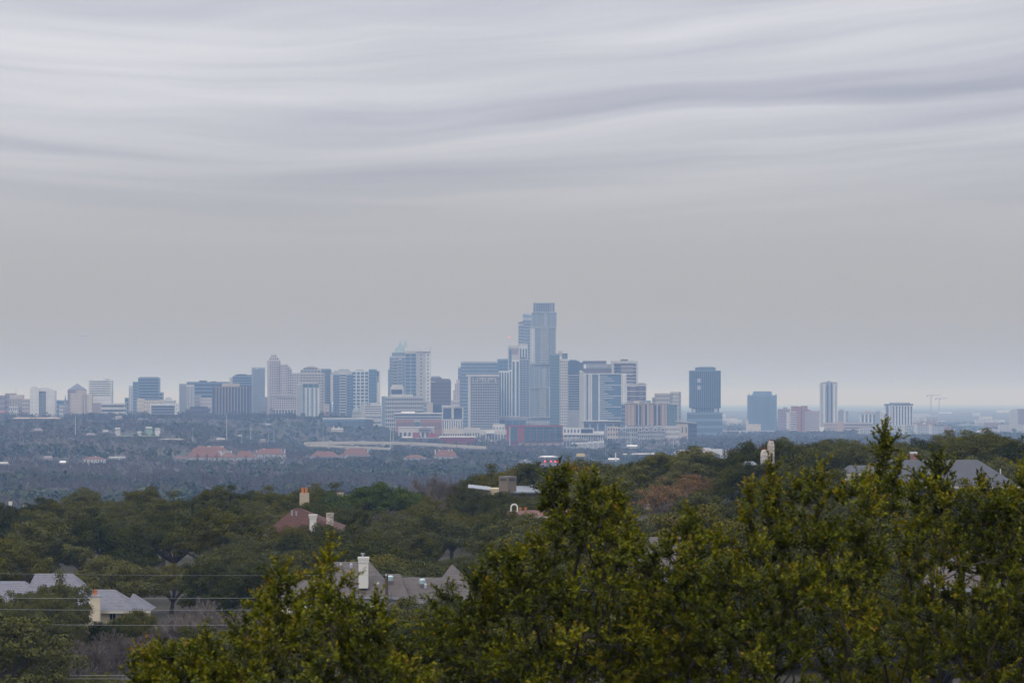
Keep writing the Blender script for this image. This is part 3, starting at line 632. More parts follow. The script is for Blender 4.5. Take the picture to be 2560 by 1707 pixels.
t.blk(1518, 1545, 1066, wall='beige', glass='mid', st=(4, 4, .5, .5), d=22); t.blk(1545, 1594, 1068, wall='grey', glass='mid', st=(10, 4, .55, .6), d=22, dY=2, name='wing'); t.blk(1594, 1662, 1065.5, wall='grey', glass='mid', st=(14, 5, .5, .55), d=22, name='wing'); t.blk(1662, 1698, 1066, wall='pale', glass='mid', st=(7, 4, .45, .5), d=22, dY=3, name='wing')
for xx in (1543, 1556, 1596, 1612, 1634, 1652): t.bar(xx, xx + 9, 1069, 1078, 'white', .7, -.6, 'window_frame'); t.bar(xx + 1.4, xx + 7.6, 1070.6, 1076.6, 'dark', .3, -.9, 'framed_window')
t = T('office_block', 'block under a thin sloping roof, tan front and dark glass end', 5200)
t.blk(1692, 1720, 1059, wall='beige', glass='mid', st=(3, 2, .35, .5), d=24); t.blk(1720, 1742, 1060, wall='dark', glass='dark', st=(6, 5, .8, .6), d=24, dY=1, name='glass_end'); t.poly([(1689, 1052), (1689, 1054), (1740, 1057.5), (1741, 1055.8)], 28, 'pale', dY=-2); t.poly([(1692, 1059), (1741, 1060), (1741, 1057), (1692, 1054)], 22, 'grey', dY=.5, name='clerestory')
t = T('office_block', 'red framed office with tall teal windows on a tan base', 4950)
t.blk(1266, 1407, 1063.5, 1104, wall='red', glass='teal', st=(1, 1, .02, .02), d=26)
t.blk(1273, 1294, 1066, 1102, wall='teal', glass='deep', st=(3, 6, .93, .84), dY=-.5, d=1, name='window_bay', rec=.25)
for k in range(6): t.blk(1311 + 15.8 * k, 1325.4 + 15.8 * k, 1067, 1103, wall='teal', glass='deep', st=(3, 5, .94, .9), dY=-.5, d=1, name='window_bay', rec=.25)
for k in range(7): t.bar(1309.4 + 15.8 * k, 1310.6 + 15.8 * k, 1065, 1104, 'red', .8, -.8, 'red_pier')
t.bar(1265.5, 1407.5, 1062.5, 1066, 'red', 1.5, -1.2, 'cornice'); t.bar(1273, 1276, 1066, 1122, 'steel', .8, -1.4, 'pale_mast'); t.blk(1266, 1296, 1104, wall='red', glass='dark', st=(3, 2, .7, .6), d=20, dY=1, name='red_base'); t.blk(1296, 1411, 1104, wall='tan', d=24, dY=2, name='tan_base', st=(6, 1, .3, .3), glass='mid')
t = T('office_block', 'bright white building with square openings stepping down to a ribbed wing', 4850)
t.blk(1408, 1450, 1070, 1084, wall='white', glass='dark', st=(5, 1, .42, .6), d=22, solo=True); t.blk(1450, 1485, 1070.5, 1084, wall='white', glass='dark', st=(1, 1, .85, .8), d=22, dY=.5, name='glass_hall', solo=True); t.blk(1408, 1510, 1084, 1087, wall='white', dY=-1, d=24, name='white_ledge'); t.blk(1409, 1450, 1087, 1100, wall='pale', glass='mid', st=(4, 2, .7, .5), d=22, dY=1, name='lower_storeys'); t.blk(1450, 1510, 1078, wall='white', glass='dark', st=(14, 1, .5, .8), d=22, dY=2, name='ribbed_wing'); t.blk(1409, 1470, 1096, wall='grey', glass='mid', st=(8, 1, .7, .6), d=16, dY=-1, name='low_front')
t = T('parking_garage', 'curved white ribbed garage wall below the bright white building', 4700)
for k in range(6): t.blk(1428 + 13.7 * k, 1441.7 + 13.7 * k, 1108 - 1.1 * k, 1130, wall='white', glass='mid', st=(5, 1, .55, .8), d=14, dY=-1.2 * k, name='ribbed_bay')
t.blk(1430, 1508, 1106, 1112, wall='roof', dY=8, d=12, name='parking_deck')
t = T('low_building', 'low dark red brick hall under a flat white roof beside the flyover', 4850)
t.blk(1100, 1187, 1093, wall='red', glass='dark', st=(13, 2, .4, .5), d=24); t.blk(1098, 1189, 1090.5, 1093, wall='wroof', dY=-1, d=28, name='roof')
t = T('low_building', 'dark red sawtooth roofed sheds left of the flat white roof', 4950)
t.blk(1005, 1099, 1095, wall='brown', glass='dark', st=(14, 1, .6, .5), d=22); t.blk(1003, 1100, 1093.5, 1095, wall='roof', dY=-1, d=24, name='roof'); t.blk(1033, 1047, 1081, 1093.5, wall='red', dY=5, d=8, name='roof_monitor'); t.blk(1069, 1090, 1083, 1093.5, wall='red', dY=5, d=8, name='roof_monitor'); t.poly([(1003, 1093.5), (1030, 1093.5), (1026, 1090.5), (1008, 1090.5)], 14, 'wroof', dY=2, name='white_roof')
t = T('low_building', 'row of pale flat shops at the foot of the dark balconied tower', 5250)
t.blk(1108, 1160, 1072, wall='cream', glass='dark', st=(9, 1, .5, .4), d=20); t.blk(1160, 1200, 1069, wall='pale', glass='dark', st=(6, 1, .5, .4), d=20, dY=4, name='tall_shop'); t.blk(1200, 1266, 1074, wall='pale', glass='mid', st=(9, 1, .5, .4), d=20, name='shop'); t.pyr(1126, 1146, 1072, 1136, 1065, 10, 'mauve', name='hip_roof'); t.blk(1215, 1236, 1078, 1083, wall='wroof', dY=-6, d=6, name='awning'); t.blk(1232, 1262, 1060, wall='pale', glass='pale', st=(4, 2, .6, .5), dY=16, d=12, name='rear_block')
# east of the river
t = T('apartment_tower', 'blue grey tower with an arched top and corner pinnacles', 6900)
t.blk(1871, 1942, 988, wall='blue', glass='mid', st=(18, 20, .6, .6), d=34); t.poly([(1882, 988), (1930, 988), (1930, 983), (1928, 978), (1885, 978), (1883, 983)], 20, 'blue', dY=5, name='arched_top'); t.blk(1894, 1918, 990, wall='blue', glass='mid', st=(6, 20, .6, .6), dY=-2.5, d=4, name='front_bay')
for xx in (1873, 1940): t.pyr(xx - 2, xx + 2, 988, xx, 982.5, 4, 'blue', name='pinnacle')
for xx in (1880, 1933): t.pyr(xx - 1.6, xx + 1.6, 988, xx, 985, 4, 'blue', name='pinnacle')
t.blk(1865, 1871, 1050, 1062, wall='cream', dY=-3, d=8, name='white_annex'); t.blk(1866, 1902, 1060, wall='cream', dY=-5, d=8, name='pale_base')
t = T('apartment_block', 'hazy grey block left of the brick hotel', 7300)
t.blk(1946, 1975, 1022, wall='mauve', glass='mid', st=(7, 8, .5, .5)); t.blk(1958, 1968, 1018, 1022, wall='mauve', dY=4, d=8, name='lift_house'); t.blk(1966, 1975, 1030, wall='pale', dY=-1, d=3, name='pale_stripe')
t = T('hotel', 'red brick hotel of banded wings either side of a tall brick spine', 6700, 'hotel')
t.blk(1976, 1993, 1029, wall='pink', glass='bronze', st=(1, 11, .95, .45), d=24, solo=True); t.blk(2011, 2049, 1030, wall='pink', glass='bronze', st=(1, 12, .97, .48), d=24, name='banded_wing', solo=True); t.blk(1992, 2002, 1016, wall='brick', dY=-1.5, d=20, name='brick_spine'); t.blk(2004.5, 2012, 1014, wall='brick', dY=-1.5, d=20, name='brick_spine'); t.blk(2002, 2004.5, 1018, wall='dark', dY=0, d=16, name='dark_slot'); t.blk(1979, 1996, 1015, 1029, wall='brick', dY=4, d=14, name='roof_house'); t.blk(2012, 2019, 1014, 1030, wall='brick', dY=3, d=14, name='roof_house'); t.poly([(2012, 1030), (2049, 1030), (2049, 1028), (2030, 1027.5), (2019, 1022), (2012, 1022)], 20, 'brick', dY=1, name='sloping_roof'); t.blk(1990, 2050, 1078, wall='tan', dY=-6, d=6, name='tan_podium')
t = T('apartment_tower', 'slim white tower with rounded top corners, tallest of the eastern towers', 7000)
t.blk(2052, 2094, 960, wall='white', glass='dark', st=(5, 26, .4, .6), d=26); t.poly([(2052, 960), (2094, 960), (2093.5, 957), (2091, 955), (2077, 954.5), (2075, 952), (2070, 952), (2068, 954), (2056, 955.5), (2053, 957.5)], 24, 'grey', dY=1, name='rounded_top')
for xa in (2066.5, 2076): t.blk(xa, xa + 4.6, 957, 1056, wall='dark', glass='dark', st=(1, 24, .8, .7), dY=-.7, d=1, name='dark_bay')
t.blk(2052, 2058, 960, wall='conc', dY=-.6, d=10, name='west_edge', st=(1, 26, .4, .5), glass='mid'); t.blk(2058, 2094, 1057, wall='tan', glass='mid', st=(6, 3, .4, .4), dY=-4, d=8, name='podium'); t.blk(2049, 2061, 1067, wall='wroof', dY=-6, d=5, name='white_box')
t = T('apartment_block', 'low grey block with a white stripe just east of the slim white tower', 7300)
t.blk(2097, 2121, 1027, wall='grey', glass='mid', st=(6, 8, .6, .5)); t.blk(2110, 2114, 1028, wall='white', dY=-1, d=2, name='white_stripe'); t.blk(2099, 2109, 1023, 1027, wall='grey', dY=4, d=8, name='lift_house'); t.blk(2049, 2060, 1026, wall='grey', glass='mid', st=(3, 8, .5, .5), dY=6, name='west_wing')
t = T('office_block', 'long low tan brick block with window bands beyond the slim white tower', 6850)
t.blk(2096, 2185, 1058, wall='tan', glass='mid', st=(1, 4, .97, .4), d=22, solo=True); t.blk(2096, 2110, 1053, wall='tan', dY=-1, d=16, name='stair_block'); t.blk(2110, 2180, 1056, 1058, wall='pale', dY=-1, d=22, name='roof')
t = T('apartment_block', 'hazy block of white and grey vertical strips with a beige roof box', 7500)
t.blk(2152, 2200, 1033, wall='white', glass='mid', st=(5, 1, .55, .9), d=24); t.blk(2151, 2192, 1031.5, 1034, wall='grey', dY=-.8, name='cap'); t.blk(2164, 2176, 1026.5, 1032, wall='beige', dY=5, d=8, name='roof_house')
t = T('apartment_block', 'thin pale stair tower block joined to a grey slab before the finned tower', 7450)
t.blk(2200, 2216, 1030, wall='pale', glass='mid', st=(2, 9, .3, .4)); t.blk(2190, 2200, 1028, wall='grey', dY=2, name='grey_slab', st=(2, 9, .5, .4), glass='mid')
t = T('apartment_tower', 'stout tower of white fins and dark bays under a dark cap', 7000)
t.blk(2216, 2282, 1013, wall='white', glass='dark', st=(9, 1, .5, .97), d=34, rec=.8); t.blk(2215, 2283, 1009.5, 1013, wall='dark', dY=-.8, d=34, name='cap'); t.blk(2226, 2275, 1006, 1009.5, wall='grey', dY=6, d=18, name='penthouse'); t.blk(2216, 2220, 1013, wall='dark', dY=-.6, d=5, name='dark_corner'); t.blk(2226, 2233, 1012, wall='conc', dY=-1.5, d=5, name='front_pier')
t = T('apartment_block', 'very long low grey waterfront apartments before the finned tower', 6600)
t.blk(2150, 2182, 1070, wall='pale', glass='mid', st=(7, 1, .5, .8), d=22); t.blk(2182, 2290, 1063, wall='conc', glass='mid', st=(18, 4, .62, .5), d=22, dY=3, name='long_wing'); t.blk(2290, 2360, 1066, wall='conc', glass='mid', st=(12, 4, .6, .5), d=22, name='east_wing'); t.blk(2293, 2336, 1056.5, 1066, wall='mauve', dY=4, d=12, name='dark_storey'); t.blk(2308, 2314, 1056, 1060, wall='white', dY=2, d=3, name='white_box')
for xx in (2196, 2256, 2286, 2322): t.blk(xx, xx + 7, 1061, wall='pale', dY=-1, d=10, name='stair_tower')
t = T('low_building', 'small dull red cube at the end of the waterfront apartments', 6900)
t.blk(2365, 2378, 1065, wall='brick', glass='mid', st=(3, 2, .4, .5), d=14); t.blk(2377, 2391, 1072, 1078, wall='cream', dY=-2, d=8, name='cream_wing')
t = T('warehouse', 'long green sided shed in the eastern haze', 7600, 'warehouse')
t.blk(2400, 2465, 1062, wall='teal', d=30, st=(9, 1, .15, .3), glass='pale'); t.blk(2399, 2466, 1061, 1062, wall='wroof', dY=-1, d=32, name='roof')
t = T('warehouse', 'plain mauve brown block at the edge of the green shed', 7300, 'warehouse')
t.blk(2464, 2499, 1057, wall='mauve', d=26, st=(1, 1, .9, .1), glass='dark'); t.blk(2463, 2500, 1055.8, 1057, wall='roof', dY=-1, d=28, name='roof')
t = T('warehouse', 'pale sloping roof over a blue walled hall by the eastern treetops', 6700, 'warehouse')
t.poly([(2438, 1081), (2500, 1075.5), (2478, 1071.5), (2466, 1071.5)], 26, 'pale', name='sloping_roof'); t.blk(2466, 2519, 1081, wall='skyb', d=20, dY=2, name='blue_wall', st=(10, 1, .4, .4), glass='mid')
t = T('apartment_block', 'white gridded apartments at the east edge below the hazy tower', 7000)
t.blk(2499, 2570, 1062, wall='pale', glass='mid', st=(12, 4, .5, .5), d=24); t.blk(2520, 2570, 1084, wall='white', glass='mid', st=(8, 1, .55, .7), dY=-60, d=20, name='front_wing')
t = T('apartment_tower', 'hazy tower pair at the far east edge of the skyline', 7900)
t.blk(2527, 2545, 1026, wall='pale', glass='mid', st=(5, 10, .5, .5)); t.blk(2545, 2566, 1022, wall='mauve', glass='mid', st=(6, 10, .5, .5), dY=3, name='east_half'); t.blk(2530, 2540, 1023.5, 1026, wall='grey', dY=3, d=8, name='roof_house')
for i, (xa, xb, yt, Y_, wl, lb) in enumerate([(1846, 1868, 1080, 6400, 'pale', 'pale flat roofs by the river bridge'), (2440, 2460, 1051, 8300, 'white', 'tiny white roof far east above the green shed'), (2484, 2494, 1051, 8400, 'cream', 'tiny cream roof beside the tiny white one'),
        (2318, 2345, 1040, 9300, 'conc', 'unfinished pale frame at the foot of the cranes'), (2285, 2300, 1048, 8200, 'cream', 'cream roofs just east of the finned tower')]):
    t = T('low_building', lb, Y_); t.blk(xa, xb, yt, yt + 7, wall=wl, glass='mid', st=(9, 2, .5, .35), d=25); t.blk(xa + 1, xb - 1, yt + 7, wall='mauve', d=22, dY=1, name='base_storey'); t.blk(xa - .5, xb + .5, yt - 1, yt, wall='wroof', dY=-1, d=27, name='roof')
# big flat roofed store behind the crest, and the low white roofs near it
t = T('warehouse', 'big flat pale warehouse with roof boxes behind the treetops', 3600, 'warehouse')
t.blk(1690, 1850, 1131, wall='pale', d=50, st=(6, 1, .12, .3), glass='mid'); t.blk(1735, 1777, 1120, 1131, wall='pink', dY=8, d=20, name='roof_house'); t.blk(1778, 1806, 1124, 1140, wall='white', dY=-2, d=14, name='white_bay'); t.blk(1815, 1834, 1124, 1131, wall='conc', dY=6, d=12, name='roof_house'); t.blk(1697, 1725, 1125, 1131, wall='cream', dY=4, d=12, name='roof_house', st=(2, 1, .3, .4), glass='mid'); t.blk(1793, 1800, 1136, wall='blue', dY=-3.5, d=2, name='door'); t.blk(1777, 1807, 1123, 1124.5, wall='wroof', dY=-2.5, d=15, name='white_coping')
# ---------------------------------------------------------------- the plain: villas, flyover, poles, signs
CLEAR = []      # (px0, px1, py bottom that must stay visible, distance): kept free of trees
def hiproof(m, x0, x1, Y, d, ze, zr, inset=None, rl=None, rr=None, courses=0, over=0.0, uvs=1.0):
    """hip roof over a rectangle; ridge runs along x from rl to rr at mid depth"""
    x0 -= over; x1 += over; Y -= over; d += 2 * over
    if inset is None: inset = min(d / 2, (x1 - x0) / 2)
    rl = x0 + inset if rl is None else rl; rr = x1 - inset if rr is None else rr
    A, B, C, D = Vector((x0, Y, ze)), Vector((x1, Y, ze)), Vector((x1, Y + d, ze)), Vector((x0, Y + d, ze))
    R, S = Vector((rl, Y + d / 2, zr)), Vector((rr, Y + d / 2, zr))
    for (a, b, e, f) in ((A, B, S, R), (B, C, S, S), (C, D, R, S), (D, A, R, R)):
        plane(m, a, b, e, f, courses, uvs)
    m.face([D, C, B, A])
def plane(m, a, b, e, f, courses, uvs=1.0):
    """roof plane a-b (eave) to f-e (ridge), laid in stepped courses"""
    n = (b - a).cross(f - a) if (f - a).length > .01 else (b - a).cross(e - a)
    n = n.normalized()
    if n.z < 0: n = -n
    sl = ((f - a).length + (e - b).length) / 2
    ua = (b - a).normalized()
    def uv(p): return ((p - a).dot(ua) * uvs, (p - a).dot(n.cross(ua)) * uvs)
    k = max(1, courses)
    prev = None
    for i in range(k):
        t0, t1 = i / k, (i + 1) / k
        l0, r0, l1, r1 = a.lerp(f, t0), b.lerp(e, t0), a.lerp(f, t1), b.lerp(e, t1)
        up = n * (0.028 if courses else 0)
        q = [l0 + up, r0 + up, r1 + n * (.006 if courses else 0), l1 + n * (.006 if courses else 0)]
        m.face(q, [uv(x) for x in q])
        if courses:
            lo = [l0 + (n * .006 if i else Vector()), r0 + (n * .006 if i else Vector()), r0 + up, l0 + up]
            m.face(lo, [uv(x) for x in lo])
def boxm(name, m, parent, x0, x1, y0, y1, z0, z1):
    return MB().box((x0, y0, z0), (x1, y1, z1)).build(name, m, parent)

def villa(label, x0, x1, ytop, yeave, ybase, roof='rust', wall='conc', chim=(), gables=(), n_win=4, group=None, d=13, name='house', cat='house', Y=None):
    """house on the plain; chim = chimney pixels (x, top y), gables = pixels of small front gables"""
    n_win = n_win + 2 if x1 - x0 < 40 else n_win
    xm = (x0 + x1) / 2
    Y = Y or Yat(xm, ybase)
    a, b = X(x0, Y), X(x1, Y)
    zg = ground((a + b) / 2, Y) - .5
    ze, zr = Z(yeave, Y), Z(ytop, Y)
    r = thing(name, label, cat, ((a + b) / 2, Y, min(zg, Z(ybase, Y))), group)
    o = boxm('wall', W[wall], r, a + .5, b - .5, Y + .5, Y + d - .5, min(zg, Z(ybase, Y)) - 1, ze)
    m = MB(); hiproof(m, a, b, Y, d, ze, zr if x1 - x0 > 40 else min(zr, ze + 1.6), courses=6, inset=None if x1 - x0 > 40 else .5); ro = m.build('roof', W[roof], r)
    for k in range(n_win):
        xc = a + (b - a) * (k + .5 + .18 * math.sin(7.3 * k + x0)) / n_win; ww = min(.55, (b - a) / n_win * .22)
        boxm('window', G['mid'], o, xc - ww, xc + ww, Y + .42, Y + .55, ze - 1.9, ze - .6)
    for (cx, cy) in chim:
        xc = X(cx, Y)
        c = boxm('chimney', W['white'], ro, xc - .55, xc + .55, Y + d * .4, Y + d * .4 + 1, ze, Z(cy, Y))
    for gx in gables:
        xc = X(gx, Y); g = MB()
        zz = ze + (zr - ze) * .45
        g.prism([(xc - 1.9, Y - .3, ze - .2), (xc + 1.9, Y - .3, ze - .2), (xc, Y - .3, zz)], [(xc - 1.9, Y + 4, ze - .2), (xc + 1.9, Y + 4, ze - .2), (xc, Y + 4, zz)])
        g.build('gable_roof', W[roof], ro)
        boxm('gable_wall', W[wall], r, xc - 1.7, xc + 1.7, Y - .2, Y + 2, min(zg, Z(ybase, Y)), ze - .25)
        boxm('gable_window', G['dark'], r, xc - .9, xc + .9, Y - .26, Y - .1, ze - 2.4, ze - .5)
    CLEAR.append((x0 - 2, x1 + 2, yeave + (.55 if x1 - x0 > 40 else .75) * (ybase - yeave), Y))
    return r
vg = 'red roofed villas on the wooded plain'
villa('largest red tiled villa with many chimneys and arched gable windows', 464, 555, 1119, 1143, 1155, chim=((487, 1127), (528, 1127), (551, 1127)), gables=(494, 517, 542), group=vg, d=16, n_win=5)
villa('upper red roof with paired white chimneys behind the largest villa', 478, 568, 1115, 1125, 1135, chim=((519, 1114), (523, 1114), (552, 1114.5), (556, 1114.5)), group=vg, Y=Yat(510, 1155) + 26, n_win=3)
villa('low red roof wing at the west foot of the largest villa', 436, 468, 1139, 1145, 1152, group=vg, n_win=3)
villa('red roofed villa with a single broad arched window behind a dark pole', 583, 640, 1127, 1143, 1154, chim=((571, 1127), (577, 1127)), gables=(588, 615), group=vg, n_win=3)
villa('long red roof with a row of small chimneys next to the arched window villa', 634, 714, 1121, 1135, 1143, chim=((641, 1125), (648, 1124), (659, 1121), (690, 1127), (695, 1125), (702, 1123), (711, 1122)), group=vg, Y=Yat(640, 1154) + 18, n_win=5)
villa('red roofed house with a pale front gable under the flyover', 775, 846, 1128, 1141, 1148, gables=(792,), group=vg, n_win=5)
villa('broad red roof half hidden by dark trees below the flyover', 853, 925, 1120, 1137, 1146, chim=((868, 1121), (919, 1123)), group=vg, n_win=3)
villa('low red roof with a floating white awning line above it', 1008, 1064, 1137, 1144, 1153, chim=((1036, 1138),), group=vg, n_win=3)
villa('red hip roof with four white chimneys near the dark pole', 1083, 1146, 1124, 1141, 1152, chim=((1088, 1123), (1097, 1123), (1122, 1124), (1130, 1123), (1115, 1137)), group=vg, n_win=4)
villa('small red roof link between the largest villa and the arched window villa', 546, 592, 1131, 1143, 1153, group=vg, n_win=3, Y=Yat(510, 1155) + 12)
villa('red roof tucked between the pale gable house and the half hidden roof', 836, 862, 1131, 1141, 1147, group=vg, n_win=2)
hg = 'small houses among the bare trees'
villa('white porch house with a small terracotta roof in bare woods', 205, 262, 1141, 1148, 1161, chim=((237, 1140),), roof='rust', wall='white', group=hg, n_win=7)
villa('long white low house beside the white porch house', 272, 312, 1141, 1144, 1149, roof='roof', wall='white', group=hg, n_win=6, d=8)
villa('pale green tall house on the lawn among bare trees', 363, 379, 1066, 1070, 1088, roof='roof', wall='green', group=hg, n_win=2)
villa('white framed house with a dark front beside the pale green house', 386, 400, 1070, 1072, 1090, roof='roof', wall='white', group=hg, n_win=2, d=9)
villa('narrow white and brown house before the lawn', 286, 300, 1068, 1072, 1089, roof='roof', wall='pale', group=hg, n_win=2, d=9)
villa('small white cottage between the lawn houses', 342, 352, 1076, 1081, 1088, roof='roof', wall='white', group=hg, n_win=1, d=7)
villa('small pink house with a dark roof above the lawn', 256, 270, 1075, 1078, 1084, roof='roof', wall='pink', group=hg, n_win=2, d=8)
villa('beige house deep in the purple woods', 84, 105, 1070, 1075, 1081, roof='mauve', wall='tan', group=hg, n_win=2, d=9)
villa('pale grey roofed house at the west edge of the plain', -6, 20, 1153, 1159, 1166, roof='roof', wall='conc', group=hg, n_win=3)
villa('low pale roof in bare trees beside the tall dark shrubs', 148, 164, 1151, 1156, 1160, roof='wroof', wall='pink', group=hg, n_win=2, d=8)
villa('cream house with a bright gable end among brown trees', 108, 130, 1138, 1144, 1152, roof='mauve', wall='cream', group=hg, n_win=2, d=9)
villa('tiny pale house left of the tall slender mast', 215, 236, 1082, 1086, 1091, roof='mauve', wall='pink', group=hg, n_win=2, d=8)
villa('cream church hall with a thin spire before the brown finned tower', 545, 562, 1033, 1037, 1043, roof='wroof', wall='white', n_win=3, d=9, name='church', cat='church', chim=((547, 1025),))
villa('tan flat house beneath the pale glass slab', 662, 676, 1058, 1060, 1066, roof='roof', wall='pink', group=hg, n_win=2, d=8)
villa('sprawling cream house with chimneys below the blue glass hall', 827, 858, 1066, 1073, 1083, roof='roof', wall='cream', chim=((834, 1064), (846, 1066)), group=hg, n_win=4)
villa('beige flat house between trees under the green dome', 870, 895, 1060, 1062, 1067, roof='wroof', wall='tan', group=hg, n_win=3, d=8)
villa('cream strip of flats beside the lamp mast on the plain', 540, 562, 1094, 1098, 1105, roof='roof', wall='tan', group=hg, n_win=3, d=9)
villa('little tan house below the pink stepped tower', 650, 664, 1096, 1100, 1108, roof='mauve', wall='tan', group=hg, n_win=2, d=8)
villa('white flat house between bare trees beside the woods mast', 594, 604, 1087, 1089, 1094, roof='roof', wall='white', group=hg, n_win=1, d=7)
villa('tan roofed block under the bulging white tower', 30, 152, 1043, 1046, 1050, roof='tan', wall='beige', n_win=14, d=10, name='school', cat='school')
villa('yellow walled house at the wood edge below the beige pyramid tower', 287, 305, 1037, 1042, 1050, roof='mauve', wall='cream', group=hg, n_win=2, d=9)
villa('white roofed shed beside the yellow signboard', 1567, 1594, 1112, 1115, 1124, roof='wroof', wall='white', n_win=3, d=9, name='shed', cat='shed')
villa('pale strip mall behind the red traffic signals', 1345, 1394, 1139, 1142, 1149, roof='wroof', wall='cream', n_win=6, d=12, name='shop', cat='shop')
villa('low white roof far below the ribbed garage', 1520, 1548, 1145, 1148, 1156, roof='wroof', wall='cream', n_win=3, d=9, group=hg)

# road strips
def strip(name, label, pts, wid, m, kind=None, cat=None):
    mb = MB()
    for i in range(len(pts) - 1):
        a, b = Vector(pts[i]), Vector(pts[i + 1])
        mb.face([a, b, b + Vector((0, wid, 0)), a + Vector((0, wid, 0))])
    o = mb.build(name, m)
    if kind: o['kind'] = kind
    if label: o['label'] = label
    return o
for nm, xa, xb, py, wid, mm in (('lawn', 283, 400, 1093, 120, 'lawn'), ('road', 395, 450, 1101, 60, 'road'), ('road', 1560, 1660, 1138, 90, 'road')):
    Yl = Yat((xa + xb) / 2, py)
    pts = [(X(p, Yl), Yl, ground(X(p, Yl), Yl) + 1.2) for p in np.linspace(xa, xb, 12)]
    strip(nm, None, pts, wid, W[mm], 'structure')
    CLEAR.append((xa, xb, py - 1, Yl))
# flyover
def flyover(label, pts, Y, th, nm='flyover'):
    r = thing(nm, label, 'flyover', (X(pts[0][0], Y), Y, ground(X(pts[0][0], Y), Y)), 'highway flyovers')
    m, pa = MB(), MB()
    pp = [P(x, y, Y) for x, y in pts]
    for i in range(len(pp) - 1):
        a, b = pp[i], pp[i + 1]
        dn, bk = Vector((0, 0, -th)), Vector((0, 11, 0))
        m.face([a + dn, b + dn, b, a]); m.face([a, b, b + bk, a + bk]); m.face([a + bk, b + bk, b + bk + dn, a + bk + dn]); m.face([b + dn, a + dn, a + dn + bk, b + dn + bk])
        f, up = Vector((0, -.3, 0)), Vector((0, 0, 1.0))
        pa.face([a + f, b + f, b + f + up, a + f + up]); pa.face([a + f + up, b + f + up, b + up + Vector((0, .1, 0)), a + up + Vector((0, .1, 0))])
        pa.face([a + f, a + f + up, a + up + Vector((0, .1, 0)), a + Vector((0, .1, 0))])
    m.build('deck', W['road'], r); pa.build('parapet', W['cream'], r)
    for i in range(1, len(pp) - 1):
        a = pp[i]; g = ground(a.x, Y)
        MB().box((a.x - 1, Y + 2, g - 2), (a.x + 1, Y + 9, a.z - th - 1)).build('pier', W['conc'], r)
        MB().box((a.x - 2.6, Y + 1, a.z - th - 1.6), (a.x + 2.6, Y + 10, a.z - th + .1)).build('pier_cap', W['conc'], r)
    for i in range(len(pts) - 1): CLEAR.append((pts[i][0], pts[i + 1][0], max(pts[i][1], pts[i + 1][1]) + th / Y * F + 1, Y))
    return r
flyover('long cream upper flyover curving past the white roofed hall', [(760, 1107), (812, 1105.6), (880, 1105), (958, 1105.4), (1030, 1107), (1100, 1110.5), (1160, 1114), (1215, 1117.5)], 4650, 2.6)
flyover('shorter lower flyover running beneath the upper deck', [(766, 1112.5), (820, 1113.5), (866, 1116.5), (920, 1118.5), (976, 1121)], 4500, 1.8)
t = T('bridge', 'thin pale river bridge in haze beyond the sloping roofed block', 6300, 'bridge')
t.blk(1742, 1935, 1076, 1078.5, wall='conc', d=14, name='deck')
for k in range(12): t.bar(1750 + 16 * k, 1752 + 16 * k, 1078.5, 1088, 'conc', 8, 2, 'pier')
t.root.location.z -= 0

def car(label, px, py, Y, c, grp='cars on the plain'):
    p = P(px, py, Y); r = thing('car', label, 'car', p, grp)
    m = MB(); x, y, z = p
    m.prism([(x - 2.2, y, z + .35), (x + 2.2, y, z + .35), (x + 2.2, y, z + .8), (x + 1.2, y, z + .95), (x - 1.9, y, z + .95), (x - 2.2, y, z + .85)], [(x - 2.2, y + 1.8, z + .35), (x + 2.2, y + 1.8, z + .35), (x + 2.2, y + 1.8, z + .8), (x + 1.2, y + 1.8, z + .95), (x - 1.9, y + 1.8, z + .95), (x - 2.2, y + 1.8, z + .85)])
    m.build('body', c, r)
    MB().prism([(x - 1.7, y + .1, z + .95), (x + 1.1, y + .1, z + .95), (x + .5, y + .2, z + 1.5), (x - 1.2, y + .2, z + 1.5)], [(x - 1.7, y + 1.7, z + .95), (x + 1.1, y + 1.7, z + .95), (x + .5, y + 1.6, z + 1.5), (x - 1.2, y + 1.6, z + 1.5)]).build('cabin', G['dark'], r)
    for sx in (-1.35, 1.35):
        MB().tube([(x + sx, y - .05, z + .34), (x + sx, y + .2, z + .34)], [.34, .34], 8).build('wheel', W['asphalt'], r)
wp, sp, rp_ = W['white'], W['steel'], W['red']
cp = {}
for lb, px, py, c in (('white car on the upper flyover near its west end', 826, 1104, wp), ('white car halfway along the upper flyover', 908, 1103.6, wp), ('silver car on the upper flyover past its middle', 993, 1105, sp), ('red car on the upper flyover near the sawtooth sheds', 1052, 1107, rp_)):
    car(lb, px, py - .2, 4653, c)
for lb, px, py, c in (('white van-like car on the lower flyover under the upper deck', 892, 1116.3, wp), ('dark blue car on the lower flyover near its east end', 942, 1118.5, W['blue'])):
    car(lb, px, py - .2, 4503, c)

